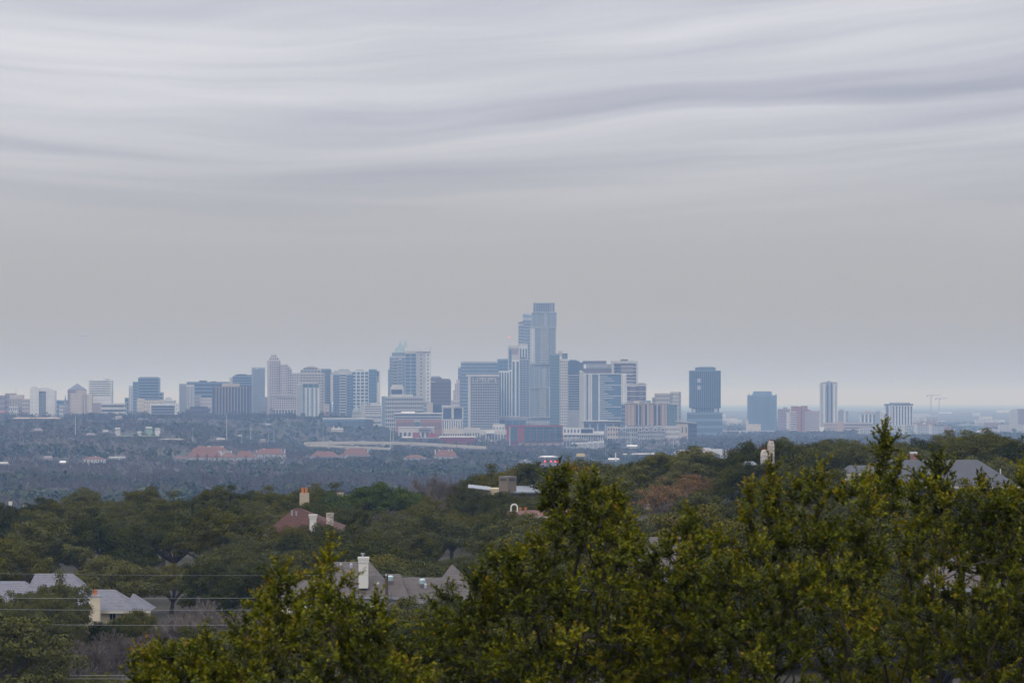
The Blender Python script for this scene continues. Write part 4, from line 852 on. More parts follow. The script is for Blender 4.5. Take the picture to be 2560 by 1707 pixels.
# masts and poles
def mast(label, px, y0, y1, Y, r=0.35, m='steel', arms=0, name='light_mast', cat='lamp post', grp='tall highway light masts'):
    p = P(px, y1, Y); g = ground(p.x, Y)
    o = thing(name, label, cat, (p.x, Y, g), grp)
    top = Z(y0, Y)
    MB().tube([(p.x, Y, g - 1), (p.x, Y, top)], [r, r * .6], 8).build('shaft', W[m], o)
    if arms == 1:
        for k in range(6):
            a = k * math.pi / 3
            MB().tube([(p.x, Y, top), (p.x + 1.3 * math.cos(a), Y + 1.3 * math.sin(a), top + .25)], [.12, .2], 5).build('lamp_head', W['grey'], o)
    if arms == 2:
        boxm('crossarm', W['timber'], o, p.x - 1.2, p.x + 1.2, Y - .1, Y + .1, top - .8, top - .55)
        boxm('transformer', W['grey'], o, p.x + .15, p.x + .6, Y - .3, Y + .3, top - 2.4, top - 1.4)
    CLEAR.append((px - 3, px + 3, y1, Y))
for lb, px, y0, y1 in (('tall pale mast in the purple woods below the pyramid tower', 188.5, 1038, 1086), ('tallest pale mast, below the brown finned tower', 566.5, 1036, 1100), ('tall pale mast above the flyover by the sawtooth sheds', 976, 1066, 1121), ('slender mast among trees below the slim white finned tower', 482, 1070, 1106),
        ('slender mast below the pale glass slab', 684.5, 1066, 1104), ('slender mast above the flyover west end', 808, 1068, 1104), ('slender mast just right of the tall flyover mast', 983, 1072, 1103), ('short mast near the small white flat house', 604, 1082, 1107), ('short mast beside the slender mast below the pale slab', 671, 1088, 1105), ('short mast right of the tallest pale mast', 627, 1072, 1098),
        ('tall pale mast before the long grey apartments', 1577, 1078, 1115), ('thin mast by the dark trees below the ribbed garage', 1514, 1110, 1138), ('thin mast right of the yellow signboard', 1684, 1088, 1120)):
    mast(lb, px, y0, y1, Yat(px, y1 + 6), 0.5 if 'tall' in lb else .3, 'pale' if 'tall' in lb else 'steel', 1)
for lb, px, y0, y1 in (('dark pole standing beside the small red roof wing', 401, 1108, 1138), ('dark pole before the arched window villa', 591, 1108, 1152), ('dark pole at the west corner of the pale gable house', 771.5, 1109, 1150), ('dark pole before the broad half hidden red roof', 860, 1110, 1146), ('dark pole before the low red awning roof', 1022, 1112, 1150), ('dark pole beside the four chimney red roof', 1142, 1094, 1152),
        ('dark pole before the tan base of the red office', 1310, 1108, 1168), ('dark pole between the red office and the traffic signals', 1345, 1112, 1160), ('thin dark pole before the long grey apartments', 1622, 1087, 1122), ('thicker dark pole beside the thin one at the long grey apartments', 1629, 1085, 1124), ('dark pole at the west end of the big pale warehouse', 1676, 1098, 1138), ('dark pole at the east end of the big pale warehouse', 1844.5, 1117, 1140), ('dark pole before the very long waterfront apartments', 2347, 1055, 1092)):
    mast(lb, px, y0, y1, Yat(px, y1 + 4), .32, 'timber', 2, 'utility_pole', 'utility pole', 'utility poles on the plain')
# crossroads: signals, signs, filling station
sg = Yat(1390, 1160)
for k, px in enumerate((1362.5, 1377.5, 1388, 1395.5)):
    p = P(px, 1152.3 + k * .4, sg); g = ground(p.x, sg)
    o = thing('traffic_signal', ('first red traffic signal, nearest the filling station', 'second red traffic signal of the four', 'third red traffic signal of the four', 'last red traffic signal, farthest from the filling station')[k], 'traffic light', (p.x, sg, g), 'red traffic signals')
    MB().tube([(p.x, sg, g - 1), (p.x, sg, p.z - .6)], [.12, .1], 6).build('post', W['grey'], o)
    boxm('housing', W['dark'], o, p.x - .5, p.x + .5, sg - .15, sg + .3, p.z - 2.0, p.z + .8)
    MB().tube([(p.x, sg - .3, p.z), (p.x, sg - .16, p.z)], [.62, .62], 12).build('red_lamp', glow('signal_red', (1.0, 0.03, 0.04), 4.0), o)
CLEAR.append((1300, 1400, 1166, sg))
CLEAR.append((1400, 1500, 1150, sg))
o = thing('pylon_sign', 'tall white and blue roadside price sign by the dark pole', 'sign', P(1312, 1168, sg))
for nm, ya, yb_, mm in (('white_panel', 1148, 1152.5, 'white'), ('red_panel', 1152.5, 1154.5, 'red'), ('blue_panel', 1155, 1165, 'skyb')):
    a, b = P(1309, yb_, sg), P(1315.5, ya, sg); boxm(nm, W[mm], o, a.x, b.x, sg - .2, sg + .2, a.z, b.z)
a = P(1312, 1165, sg); boxm('post', W['grey'], o, a.x - .3, a.x + .3, sg - .15, sg + .15, ground(a.x, sg) - 1, a.z)
o = thing('filling_station', 'red edged filling station canopy below the traffic signals', 'filling station', P(1358, 1170, sg - 60))
Ys = sg - 60; a, b = P(1346, 1162, Ys), P(1364, 1157, Ys)
boxm('canopy', W['red'], o, a.x, b.x, Ys, Ys + 8, a.z, b.z); boxm('canopy_band', W['white'], o, a.x + .6, b.x - .6, Ys - .08, Ys, a.z + .55, b.z - .55)
for xx in (a.x + .8, b.x - .8): boxm('column', W['white'], o, xx - .25, xx + .25, Ys + 3, Ys + 3.5, ground(xx, Ys) - 1, a.z)
a = P(1355, 1171, Ys); boxm('kiosk', W['white'], o, a.x - 1.6, a.x + 1.6, Ys + 5, Ys + 7.5, ground(a.x, Ys) - 1, P(0, 1164, Ys).z)
o = thing('signboard', 'plain yellow signboard among trees below the ribbed garage', 'sign', P(1452, 1142, 3900))
a, b = P(1441, 1141, 3900), P(1462, 1133, 3900); boxm('board', W['yellow'], o, a.x, b.x, 3900, 3900.3, a.z, b.z)
for xx in (a.x + 1, b.x - 1): boxm('post', W['grey'], o, xx - .15, xx + .15, 3900.05, 3900.25, ground(xx, 3900) - 1, a.z)
CLEAR.append((1438, 1464, 1142, 3900))
mast('white water tank post among trees at the crossroads', 1539, 1131, 1152, Yat(1539, 1160), .9, 'white', 0, 'water_standpipe', 'standpipe', None)
for lb, px, yy in (('west tail lamp car on the far road at the skyline foot', 4, 1029), ('east tail lamp car on the far road at the skyline foot', 11, 1029)):
    Yc = 5400; p = P(px, yy, Yc); r = thing('car', lb, 'car', p, 'braking cars at the west edge')
    boxm('body', W['dark'], r, p.x - .9, p.x + .9, Yc, Yc + 4, p.z - .9, p.z + .6)
    for sx in (-.55, .55): boxm('tail_lamp', glow('signal_red', (1.0, 0.03, 0.04), 4.0), r, p.x + sx - .3, p.x + sx + .3, Yc - .06, Yc, p.z - .3, p.z + .2)
FARB = sorted((1755 + (k * 137) % 800 + 7 * math.sin(k * 3.1), 9000 + (k * 977) % 7500) for k in range(26))
NTH = 'first second third fourth fifth sixth seventh eighth ninth tenth eleventh twelfth thirteenth'.split()
for k, (px, Yf) in enumerate(FARB):     # specks of far roofs on the hazy eastern plain
    x, g = X(px, Yf), ground(X(px, Yf), Yf); wd, hh = 14 + (k * 7) % 22, 6 + (k * 5) % 7
    lb = 'tiny pale building in the far haze, %s one %s' % (NTH[k if k < 13 else 25 - k], 'east of the lone ribbed tower' if k < 13 else 'counting in from the east edge')
    r = thing('far_building', lb, 'building', (x, Yf, g), 'far roofs in the eastern haze')
    boxm('wall', W[('pale', 'white', 'conc', 'cream')[k % 4]], r, x - wd, x + wd, Yf, Yf + 20, g - 3, g + hh); boxm('roof', W[('wroof', 'roof')[k % 2]], r, x - wd - .5, x + wd + .5, Yf - .5, Yf + 20.5, g + hh, g + hh + 1)
# cranes and aircraft
def crane(label, px, ytop, xl, xr, Y):
    a = P(px, ytop, Y); g = ground(a.x, Y)
    r = thing('tower_crane', label, 'crane', (a.x, Y, g), 'tower cranes in the eastern haze')
    m = MB(); n = 14; wd = 1.1
    for cx, cy in ((-wd, -wd), (wd, -wd), (wd, wd), (-wd, wd)): m.box((a.x + cx - .2, Y + cy - .2, g - 1), (a.x + cx + .2, Y + cy + .2, a.z + 2))
    for k in range(n):
        z0, z1 = g + (a.z - g) * k / n, g + (a.z - g) * (k + 1) / n; s = 1 if k % 2 else -1
        m.tube([(a.x - s * wd, Y - wd, z0), (a.x + s * wd, Y - wd, z1)], [.2, .2], 4, False)
    o = m.build('mast', W['steel'], r); o['kind'] = 'stuff'
    j = MB(); x0, x1 = X(xl, Y), X(xr, Y); z = a.z + 1.2; rise = .6
    for dz in (0, 1.6): j.box((x0, Y - .3, z + dz), (x1, Y + .3, z + dz + .45))
    k = 0
    while x0 + k * 3 + 3 < x1:
        s = k % 2; j.tube([(x0 + 3 * k, Y, z + (1.6 if s else .2)), (x0 + 3 * k + 3, Y, z + (.2 if s else 1.6))], [.16, .16], 4, False); k += 1
    o = j.build('jib', W['steel'], r); o['kind'] = 'stuff'
    boxm('counterweight', W['grey'], r, x0, x0 + 3, Y - 1, Y + 1, z - 2.2, z); boxm('cab', W['grey'], r, a.x + 1.2, a.x + 3, Y - 1, Y + .6, z - 2.4, z)
crane('taller of the twin tower cranes', 2327.5, 990, 2317, 2352, 8600); crane('shorter of the twin tower cranes', 2348, 998, 2338, 2369, 8700)
def plane_(px, py, Y):
    c = P(px, py, Y); r = thing('airplane', 'small airliner flying low above the west end of the skyline', 'airplane', c)
    x, y, z = c; s = 24 / F * Y / 2
    MB().tube([(x - s, y, z + .6), (x - s * .6, y, z + .1), (x + s * .7, y, z), (x + s * .93, y, z - .1), (x + s, y, z - .3)], [.3, 1.2, 1.35, .9, .2], 10).build('fuselage', W['pale'], r)
    MB().prism([(x - s * .98, y - .15, z + .6), (x - s * .55, y - .15, z + .9), (x - s * .82, y - .15, z + 5.6), (x - s * 1.0, y - .15, z + 5.6)], [(x - s * .98, y + .15, z + .6), (x - s * .55, y + .15, z + .9), (x - s * .82, y + .15, z + 5.6), (x - s * 1.0, y + .15, z + 5.6)]).build('tail_fin', W['pale'], r)
    for sg_ in (-1, 1):
        w_ = [(x + .2 * s, y, z - .6), (x - .25 * s, y, z - .6), (x - .45 * s, y + sg_ * 11, z + .4), (x - .3 * s, y + sg_ * 11, z + .4)]
        MB().prism(w_, [(a, b, c_ + .3) for a, b, c_ in w_]).build('wing', W['pale'], r)
        MB().tube([(x - .05 * s, y + sg_ * 4, z - 1.2), (x + .2 * s, y + sg_ * 4, z - 1.2)], [.6, .75], 8).build('engine', W['teal'], r)
        w_ = [(x - .75 * s, y, z + .6), (x - .95 * s, y, z + .6), (x - 1.02 * s, y + sg_ * 4, z + .8), (x - .92 * s, y + sg_ * 4, z + .8)]
        MB().prism(w_, [(a, b, c_ + .2) for a, b, c_ in w_]).build('tailplane', W['pale'], r)
plane_(211, 838.5, 9000)
# ---------------------------------------------------------------- houses on the near hill
NV = []         # (px0, px1, py0, py1, distance): parts of the near houses that stay in sight
SL = tiles('slate_tiles', (0.205, 0.205, 0.230), (0.150, 0.150, 0.175), (0.178, 0.178, 0.204), bw=.4, bh=.28, mortar=(.105, .105, .125))
SH = tiles('brown_grey_shingles', (0.155, 0.132, 0.120), (0.108, 0.093, 0.085), (0.130, 0.112, 0.104), bw=.35, bh=.16, mortar=(.07, .062, .058))
RT = tiles('mottled_red_tiles', (0.088, 0.021, 0.011), (0.034, 0.012, 0.010), (0.130, 0.044, 0.020), bw=.3, bh=.3, spot=11)
BT = tiles('rosy_barrel_tiles', (0.23, 0.105, 0.078), (0.15, 0.070, 0.058), (0.21, 0.12, 0.095), bw=.26, bh=.4)
GR = tiles('blue_grey_shingles', (0.118, 0.126, 0.140), (0.092, 0.097, 0.110), (0.105, 0.110, 0.126), bw=.35, bh=.16, mortar=(.065, .066, .074))
CR = mat('cream_render', (0.60, 0.53, 0.39), .9, var=.06, bump=.1)
WR = mat('white_render', (0.66, 0.65, 0.60), .9, var=.06, bump=.1)
TP = mat('taupe_render', (0.20, 0.165, 0.13), .9, var=.06, bump=.1)
MT = mat('standing_seam_metal', (0.25, 0.28, 0.32), .35, .5, var=.05)
def rubble(name, c):
    m = mat(name, c, .92, var=.3, scale=4.0, bump=.5, bscale=6); t = m.node_tree; b = t.nodes['Principled BSDF']
    tcn = t.nodes.new('ShaderNodeTexCoord'); v1 = t.nodes.new('ShaderNodeTexVoronoi'); v1.feature = 'DISTANCE_TO_EDGE'; v1.inputs['Scale'].default_value = 3.2
    v2 = t.nodes.new('ShaderNodeTexVoronoi'); v2.inputs['Scale'].default_value = 3.2
    mp = t.nodes.new('ShaderNodeMapping'); mp.inputs['Scale'].default_value = (1, 1, 1.6)
    t.links.new(tcn.outputs['Object'], mp.inputs[0]); t.links.new(mp.outputs[0], v1.inputs['Vector']); t.links.new(mp.outputs[0], v2.inputs['Vector'])
    mr = t.nodes.new('ShaderNodeMapRange'); mr.inputs['From Max'].default_value = .09; t.links.new(v1.outputs['Distance'], mr.inputs['Value'])
    hs = t.nodes.new('ShaderNodeHueSaturation'); old = b.inputs['Base Color'].links[0].from_socket; t.links.new(old, hs.inputs['Color'])
    sp_ = t.nodes.new('ShaderNodeSeparateColor'); t.links.new(v2.outputs['Color'], sp_.inputs[0])
    m2 = t.nodes.new('ShaderNodeMapRange'); m2.inputs['To Min'].default_value = .55; m2.inputs['To Max'].default_value = 1.25; t.links.new(sp_.outputs[0], m2.inputs['Value']); t.links.new(m2.outputs[0], hs.inputs['Value'])
    mx = t.nodes.new('ShaderNodeMix'); mx.data_type = 'RGBA'; t.links.new(mr.outputs[0], mx.inputs['Factor']); mx.inputs[6].default_value = tuple(v * .32 for v in c) + (1,); t.links.new(hs.outputs[0], mx.inputs[7])
    t.links.new(mx.outputs[2], b.inputs['Base Color'])
    return m
LM = rubble('limestone_rubble', (0.52, 0.46, 0.40))
TC = mat('terracotta_pot', (0.55, 0.19, 0.07), .8, var=.12, scale=2)
RC = mat('red_clay_cap', (0.20, 0.03, 0.02), .7)
TB = mat('tan_block', (0.46, 0.38, 0.28), .9, var=.12, scale=2.0, bump=.3)
DK = W['dark']; ST = W['steel']
def house(label, px, Y, name='house'):
    x = X(px, Y); return thing(name, label, 'house', (x, Y, ground(x, Y)))
def wing(r, x0, x1, ye, yr, Y, d, rl=None, rr=None, rm=SL, wm=CR, wall=True, over=.5, courses=14, fascia=True):
    """hip roofed wing: eave pixels x0..x1 at ye, ridge rl..rr at yr"""
    a, b = X(x0, Y), X(x1, Y); Yr = Y + d / 2
    m = MB()
    hiproof(m, a, b, Y, d, Z(ye, Y), Z(yr, Yr), rl=None if rl is None else X(rl, Yr), rr=None if rr is None else X(rr, Yr), courses=courses)
    ro = m.build('roof', rm, r)
    if wall:
        g = min(ground(a, Y), ground(b, Y)) - 1
        boxm('wall', wm, r, a + over, b - over, Y + over, Y + d - over, g, Z(ye, Y) - .02)
        if fascia: boxm('fascia', W['grey'] if rm is SH else W['cream'], ro, a - .02, b + .02, Y - .07, Y - .01, Z(ye, Y) - .22, Z(ye, Y) - .005)
    return ro
def chimney(r, x0, x1, yt, yb, Y, m, cap=None, pots=(), d=1.0, capm=None, name='chimney'):
    a, b, zt, zb = X(x0, Y), X(x1, Y), Z(yt, Y), Z(yb, Y)
    c = boxm(name, m, r, a, b, Y, Y + d, zb, zt)
    if cap:
        boxm('cap', capm or m, c, a - cap, b + cap, Y - cap, Y + d + cap, zt, zt + .22); boxm('collar', m, c, a - cap * .5, b + cap * .5, Y - cap * .5, Y + d + cap * .5, zt - .3, zt - .001)
        zt += .22
    for (p, q, yp, pm, rad) in pots:
        xc = (X(p, Y) + X(q, Y)) / 2; top = Z(yp, Y); h_ = top - zt
        MB().tube([(xc, Y + d / 2, zt), (xc, Y + d / 2, zt + h_ * .72), (xc, Y + d / 2, zt + h_ * .74), (xc, Y + d / 2, zt + h_ * .86), (xc, Y + d / 2, zt + h_ * .88), (xc, Y + d / 2, top)], [rad, rad * .92, rad * 1.15, rad * 1.15, rad * .95, rad * .95], 12).build('chimney_pot', pm, c)
    return c
# slate roofed cream house, bottom left
r = house('cream house under grey slate hip roofs with a terracotta chimney pot', 200, 372)
wing(r, -60, 110, 1512, 1452, 385, 10, rl=-30, rr=62); wing(r, 40, 246, 1530, 1433, 371, 13, rl=88, rr=182, courses=22); wing(r, 228, 336, 1527, 1473, 366, 9, rl=236, rr=287)
wing(r, 306, 376, 1526, 1483, 368.5, 6, rl=332, rr=335)
chimney(r, 222, 249, 1493, 1552, 364.5, CR, .06, ((231, 242, 1474, TC, .2),), capm=W['grey'])
for k in range(2): boxm('window', G['dark'], r, X(274.5 + 7.6 * k, 366.4), X(280.5 + 7.6 * k, 366.4), 366.42, 366.48, Z(1549, 366.4), Z(1533, 366.4)); boxm('window_frame', W['grey'], r, X(273.8 + 7.6 * k, 366.4), X(281.2 + 7.6 * k, 366.4), 366.455, 366.495, Z(1549.8, 366.4), Z(1532.2, 366.4))
MB().tube([P(279, 1492, 366.8), P(279, 1488.5, 366.8)], [.14, .14], 8).build('roof_vent', ST, r)
NV += [(170, 320, 1580, 1672, 318), (430, 620, 1498, 1560, 342), (1655, 1800, 1176, 1240, 452), (860, 1010, 1205, 1252, 516), (2440, 2560, 1084, 1125, 464)]   # trees of another kind that show
NV += [(0, 50, 1450, 1490, 385), (70, 200, 1430, 1470, 371), (215, 360, 1470, 1530, 366), (218, 312, 1490, 1546, 364)]
# brown grey shingled house in the centre
r = house('sprawling brown grey shingled house with a tall white chimney', 930, 345)
wing(r, 752, 975, 1490, 1404, 342, 12, rl=820, rr=924, rm=SH, wm=WR, courses=26); wing(r, 955, 1215, 1502, 1443, 346, 9, rl=975, rr=1190, rm=SH, wm=WR, courses=22); wing(r, 676, 800, 1485, 1450, 338, 7, rl=712, rr=770, rm=SH, wm=WR); wing(r, 955, 1022, 1492, 1434, 345, 9.2, rl=970, rr=1000, rm=SH, wm=WR, courses=22); wing(r, 1065, 1205, 1502, 1411, 346.6, 9.5, rl=1129, rr=1132, rm=SH, wm=WR, courses=22)
chimney(r, 896.5, 920, 1398, 1470, 342.8, WR, .09, ((904, 908, 1382, ST, .09),))
MB().tube([P(907, 1384.5, 343.3), P(907, 1382.4, 343.3)], [.2, .2], 10).build('flue_cowl', ST, r)
for x_, y_, Y_, s_ in ((976, 1439.5, 347.5, .25), (1056, 1447.5, 348.6, .27), (853, 1409, 346.8, .12), (878, 1409, 346.8, .12), (1064, 1459.5, 348.4, .14), (992, 1477, 347.2, .14), (945, 1457, 344, .12)):
    c = P(x_, y_ + 1.5, Y_); MB().tube([c + Vector((0, 0, -.35)), c, c + Vector((0, 0, .08)), c + Vector((0, 0, .13))], [s_ * 1.15, s_ * 1.15, s_ * .9, s_ * .4], 12).build('skylight_dome' if s_ > .2 else 'roof_vent', G['ice'] if s_ > .2 else ST, r)
NV += [(815, 930, 1395, 1440, 342), (890, 925, 1380, 1440, 342), (930, 1190, 1412, 1468, 344), (1000, 1120, 1440, 1485, 345), (672, 720, 1462, 1488, 338)]
# red tiled house
r = house('brick house under a big mottled red tile hip roof', 745, 470)
wing(r, 655, 866, 1335, 1270, 466, 22, rl=737, rr=752, rm=RT, wm=W['brick'], courses=34); wing(r, 664, 760, 1336, 1286, 462, 14, rl=722, rr=726, rm=RT, wm=W['brick'], courses=26)
chimney(r, 774, 790, 1290, 1330, 464, WR, .13); chimney(r, 816, 833, 1286, 1325, 470, LM, .04)
for x_, y0, y1 in ((730, 1275, 1289), (741, 1278, 1289)): MB().tube([P(x_, y1, 469.5), P(x_, y0, 469.5)], [.1, .1], 8).build('vent_pipe', ST, r); MB().tube([P(x_, y0 + 1, 469.5), P(x_, y0 - .5, 469.5)], [.17, .17], 8).build('pipe_cowl', ST, r)
for k in range(2): boxm('window', G['dark'], r, X(668 + 9 * k, 462.5), X(675 + 9 * k, 462.5), 462.4, 462.49, Z(1360, 462.5), Z(1345, 462.5))
NV += [(672, 805, 1268, 1301, 462), (800, 850, 1286, 1303, 462), (664, 690, 1300, 1336, 462)]
# hidden houses whose chimneys stand out of the trees
r = house('tan stone chimney with two orange pots rising out of the oaks', 760, 535, 'chimney_house')
wing(r, 715, 800, 1290, 1278, 534, 9, rm=SH, wm=TB); chimney(r, 749, 772, 1232, 1296, 537, TB, 0, ((752.5, 759.5, 1218.5, TC, .2), (762, 768.5, 1218.5, TC, .19)), d=1.2)
NV += [(748, 773, 1217, 1247, 535)]
r = house('squat tan block chimney at the crest beside the bright round tree', 850, 545, 'chimney_house')
wing(r, 806, 884, 1268, 1256, 544, 9, rm=SH, wm=TB); chimney(r, 842, 857.5, 1230, 1280, 546, TB, .05, capm=DK); chimney(r, 813.5, 822.5, 1247, 1280, 545.5, WR, .05); chimney(r, 862.5, 870, 1241.5, 1280, 547, WR, .04)
NV += [(841, 859, 1228, 1244, 545), (812, 824, 1245, 1252, 545)]
r = house('white chimney tips above the oaks at the far west of the crest', 45, 560, 'chimney_house')
wing(r, 0, 90, 1316, 1300, 572, 8, rm=SH, wm=WR); chimney(r, 22, 28, 1257, 1312, 575, WR, .04); chimney(r, 57, 65.5, 1263, 1312, 574, WR, .04)
NV += [(21, 29, 1254, 1262, 572), (56, 67, 1261, 1268, 572)]
# modern house
r = house('modern house with a big square taupe chimney and thin metal roofs', 1270, 505, 'modern_house')
Y0 = 500.0
def skewbox(name, m, par, xa, xc, xb, yt, yb, Yc, ang=38):
    """upright box seen on its corner: pixels of left edge, near corner, right edge"""
    A = math.radians(ang); c = Vector((X(xc, Yc), Yc))
    dl = (c.x - X(xa, Yc)) / math.cos(A); dr = (X(xb, Yc) - c.x) / math.sin(A)
    l = c + Vector((-math.cos(A), math.sin(A))) * dl; q = c + Vector((math.sin(A), math.cos(A))) * dr; bk = l + (q - c)
    f = [(p.x, p.y, Z(yb, Yc)) for p in (l, c, q, bk)]; t_ = [(p.x, p.y, Z(yt, Yc)) for p in (l, c, q, bk)]
    mb = MB()
    for k in range(4): mb.face([f[k], f[(k + 1) % 4], t_[(k + 1) % 4], t_[k]])
    mb.face(t_); mb.face(f[::-1])
    return mb.build(name, m, par), l, c, q
ch, l, c, q = skewbox('chimney', TP, r, 1247, 1269.5, 1291, 1191.5, 1250, Y0)
skewbox('chimney_cap', W['grey'], ch, 1246.4, 1269.5, 1291.6, 1190.6, 1191.6, Y0 - .05)
for (p, s, n_) in ((l, c, 'flue_opening'), (c, q, 'flue_opening')):
    u = (s - p); n2 = Vector((u.y, -u.x)).normalized() * .03
    a, b = p + u * .16 + n2, p + u * .86 + n2
    mb = MB(); mb.face([(a.x, a.y, Z(1202, Y0)), (b.x, b.y, Z(1202, Y0)), (b.x, b.y, Z(1196, Y0)), (a.x, a.y, Z(1196, Y0))])
    mb.build(n_, DK, ch)
def sheetroof(name, pts, Ya, d, slope, th=.18, seams=8):
    """thin metal roof plane rising away from us"""
    mb = MB(); a, b = P(pts[0][0], pts[0][1], Ya), P(pts[1][0], pts[1][1], Ya)
    bk = Vector((0, d, slope)); dn = Vector((0, 0, -th))
    mb.prism([a + dn, b + dn, b, a], [a + dn + bk, b + dn + bk, b + bk, a + bk])
    o_ = mb.build(name, MT, r)
    for k in range(1, seams):
        s0 = a.lerp(b, k / seams); mb = MB(); mb.box((s0.x - .02, 0, 0), (s0.x + .02, .01, .01)) if False else None
        e = Vector((.03, 0, 0)); up = Vector((0, 0, .07))
        m2 = MB(); m2.prism([s0 - e, s0 + e, s0 + e + up, s0 - e + up], [s0 - e + bk, s0 + e + bk, s0 + e + up + bk, s0 - e + up + bk]); m2.build('seam', MT, o_)
    return o_
sheetroof('metal_roof', [(1170, 1218), (1226, 1224.5)], 503, 6, .3, th=.1, seams=5); sheetroof('metal_roof', [(1276, 1229.5), (1352, 1229.5)], 500, 9, .62, seams=10); sheetroof('metal_roof', [(1318, 1217.5), (1360, 1223)], 508, 6, .35, seams=5)
a_ = ground(X(1270, 505), 505) - 1
boxm('wall', mat('tan_render', (.50, .42, .28)), r, X(1196, 505), X(1250, 505), 504, 511, a_, Z(1221, 505)); boxm('wall', TP, r, X(1278, 500), X(1350, 500), 500.5, 509, a_, Z(1231, 500.4)); boxm('downpipe', W['white'], r, X(1351, 500), X(1353, 500), 500.3, 500.42, a_, Z(1229, 500))
NV += [(1246, 1292, 1190, 1228, 500), (1170, 1250, 1213, 1226, 502), (1290, 1352, 1213, 1238, 500)]
# tile roofed house with a white arch
r = house('rosy barrel tiled house with a white bell arch on its gable', 1350, 425)
wing(r, 1290, 1392, 1291, 1275, 424, 8, rl=1296, rr=1380, rm=BT, wm=CR, courses=8); wing(r, 1338, 1450, 1290, 1264, 420, 12, rl=1388, rr=1420, rm=BT, wm=CR, courses=12)
mb = MB(); Ya = 427.0; cx, zc_ = X(1285.5, Ya), Z(1268, Ya); ro_, ri_ = 9.7 / F * Ya, 6.2 / F * Ya; pts_o, pts_i = [], []
for k in range(13):
    a = math.pi * k / 12; pts_o.append((cx + ro_ * math.cos(a), zc_ + ro_ * math.sin(a))); pts_i.append((cx + ri_ * math.cos(a), zc_ + ri_ * math.sin(a)))
wing(r, 1264, 1304, 1296, 1276, 424.5, 6, rl=1272, rr=1298, rm=BT, wm=CR, courses=6)
lo = Z(1279, Ya); pts_o = [(cx + ro_, lo)] + pts_o + [(cx - ro_, lo)]; pts_i = [(cx + ri_, lo)] + pts_i + [(cx - ri_, lo)]
for k in range(len(pts_o) - 1):
    A, B, C, D = pts_o[k], pts_o[k + 1], pts_i[k + 1], pts_i[k]
    for y_ in (Ya, Ya + .5): mb.face([(p[0], y_, p[1]) for p in (A, B, C, D)])
    mb.face([(A[0], Ya, A[1]), (A[0], Ya + .5, A[1]), (B[0], Ya + .5, B[1]), (B[0], Ya, B[1])]); mb.face([(D[0], Ya, D[1]), (C[0], Ya, C[1]), (C[0], Ya + .5, C[1]), (D[0], Ya + .5, D[1])])
mb.build('bell_arch', WR, r)
for px in (1300.5, 1314): MB().tube([P(px, 1280, 428), P(px, 1272, 428), P(px, 1271.6, 428), P(px, 1268, 428)], [.1, .1, .16, .16], 8).build('chimney_pot', TC, r)
NV += [(1274, 1297, 1256, 1275, 424), (1296, 1345, 1268, 1286, 423), (1340, 1400, 1266, 1290, 420)]
# twin stone chimneys
r = house('twin tapered rubble stone chimneys with red clay caps', 1920, 455, 'chimney_house')
wing(r, 1880, 1990, 1185, 1172, 455, 8, rm=SH, wm=LM)
def taper(x0, x1, t0, t1, yt, ysh, yb, Y, d, cy0):
    mb = MB(); xm0, xm1 = X(t0, Y), X(t1, Y); a, b = X(x0, Y), X(x1, Y)
    ring = lambda u, v, z, i: [(u, Y + i, z), (v, Y + i, z), (v, Y + d - i, z), (u, Y + d - i, z)]
    R = [ring(a, b, Z(yb, Y), 0), ring(a, b, Z(ysh, Y), 0), ring((a + xm0) / 2, (b + xm1) / 2, Z((ysh + yt) / 2 - 1.5, Y), .12), ring(xm0, xm1, Z(yt, Y), .25)]
    for i in range(3):
        for k in range(4): mb.face([R[i][k], R[i][(k + 1) % 4], R[i + 1][(k + 1) % 4], R[i + 1][k]])
    mb.face(R[3]); mb.face(R[0][::-1])
    c = mb.build('stone_chimney', LM, r)
    boxm('clay_cap', RC, c, xm0 + .05, xm1 - .05, Y + .28, Y + d - .28, Z(yt, Y), Z(cy0, Y))
taper(1920, 1936, 1924.5, 1933, 1102, 1112, 1178, 457, 1.1, 1098.4); taper(1902.5, 1919, 1906.5, 1915.5, 1124, 1134, 1178, 456.4, 1.1, 1120.3)
NV += [(1901, 1937, 1098, 1150, 455)]
r = house('small metal roofed house left of the twin stone chimneys', 1880, 462)
boxm('wall', TP, r, X(1862, 462), X(1893, 462), 462, 468, ground(X(1880, 462), 462) - 1, Z(1162, 462)); mb = MB(); hiproof(mb, X(1860, 462), X(1895, 462), 461.6, 7, Z(1162, 462), Z(1153, 465), inset=.4, courses=4); mb.build('roof', MT, r)
NV += [(1872, 1894, 1152, 1163, 461)]
# grey roofed house, right
r = house('large house under blue grey hip roofs half hidden by the nearest oak', 2340, 420)
wing(r, 2150, 2552, 1216, 1149, 415, 17, rl=2226, rr=2444, rm=GR, wm=WR, courses=34); wing(r, 2118, 2215, 1184, 1163, 412, 9, rl=2122, rr=2200, rm=GR, wm=WR, courses=12); wing(r, 2240, 2400, 1215, 1178, 409, 12, rl=2310, rr=2330, rm=GR, wm=WR, courses=18)
chimney(r, 2278, 2292, 1134, 1165, 424, W['brick'], .06, capm=W['white']); chimney(r, 2341, 2350, 1138, 1165, 424, ST, .04, capm=W['white'])
boxm('vent_pipe', W['white'], r, X(2500, 420), X(2502.5, 420), 420, 420.12, Z(1185, 420), Z(1172, 420))
for k in range(3): boxm('window', G['dark'], r, X(2262 + 34 * k, 409.4), X(2280 + 34 * k, 409.4), 409.38, 409.47, Z(1250, 409), Z(1224, 409))
NV += [(2225, 2545, 1147, 1215, 409), (2118, 2215, 1162, 1186, 409), (2276, 2352, 1128, 1150, 409)]
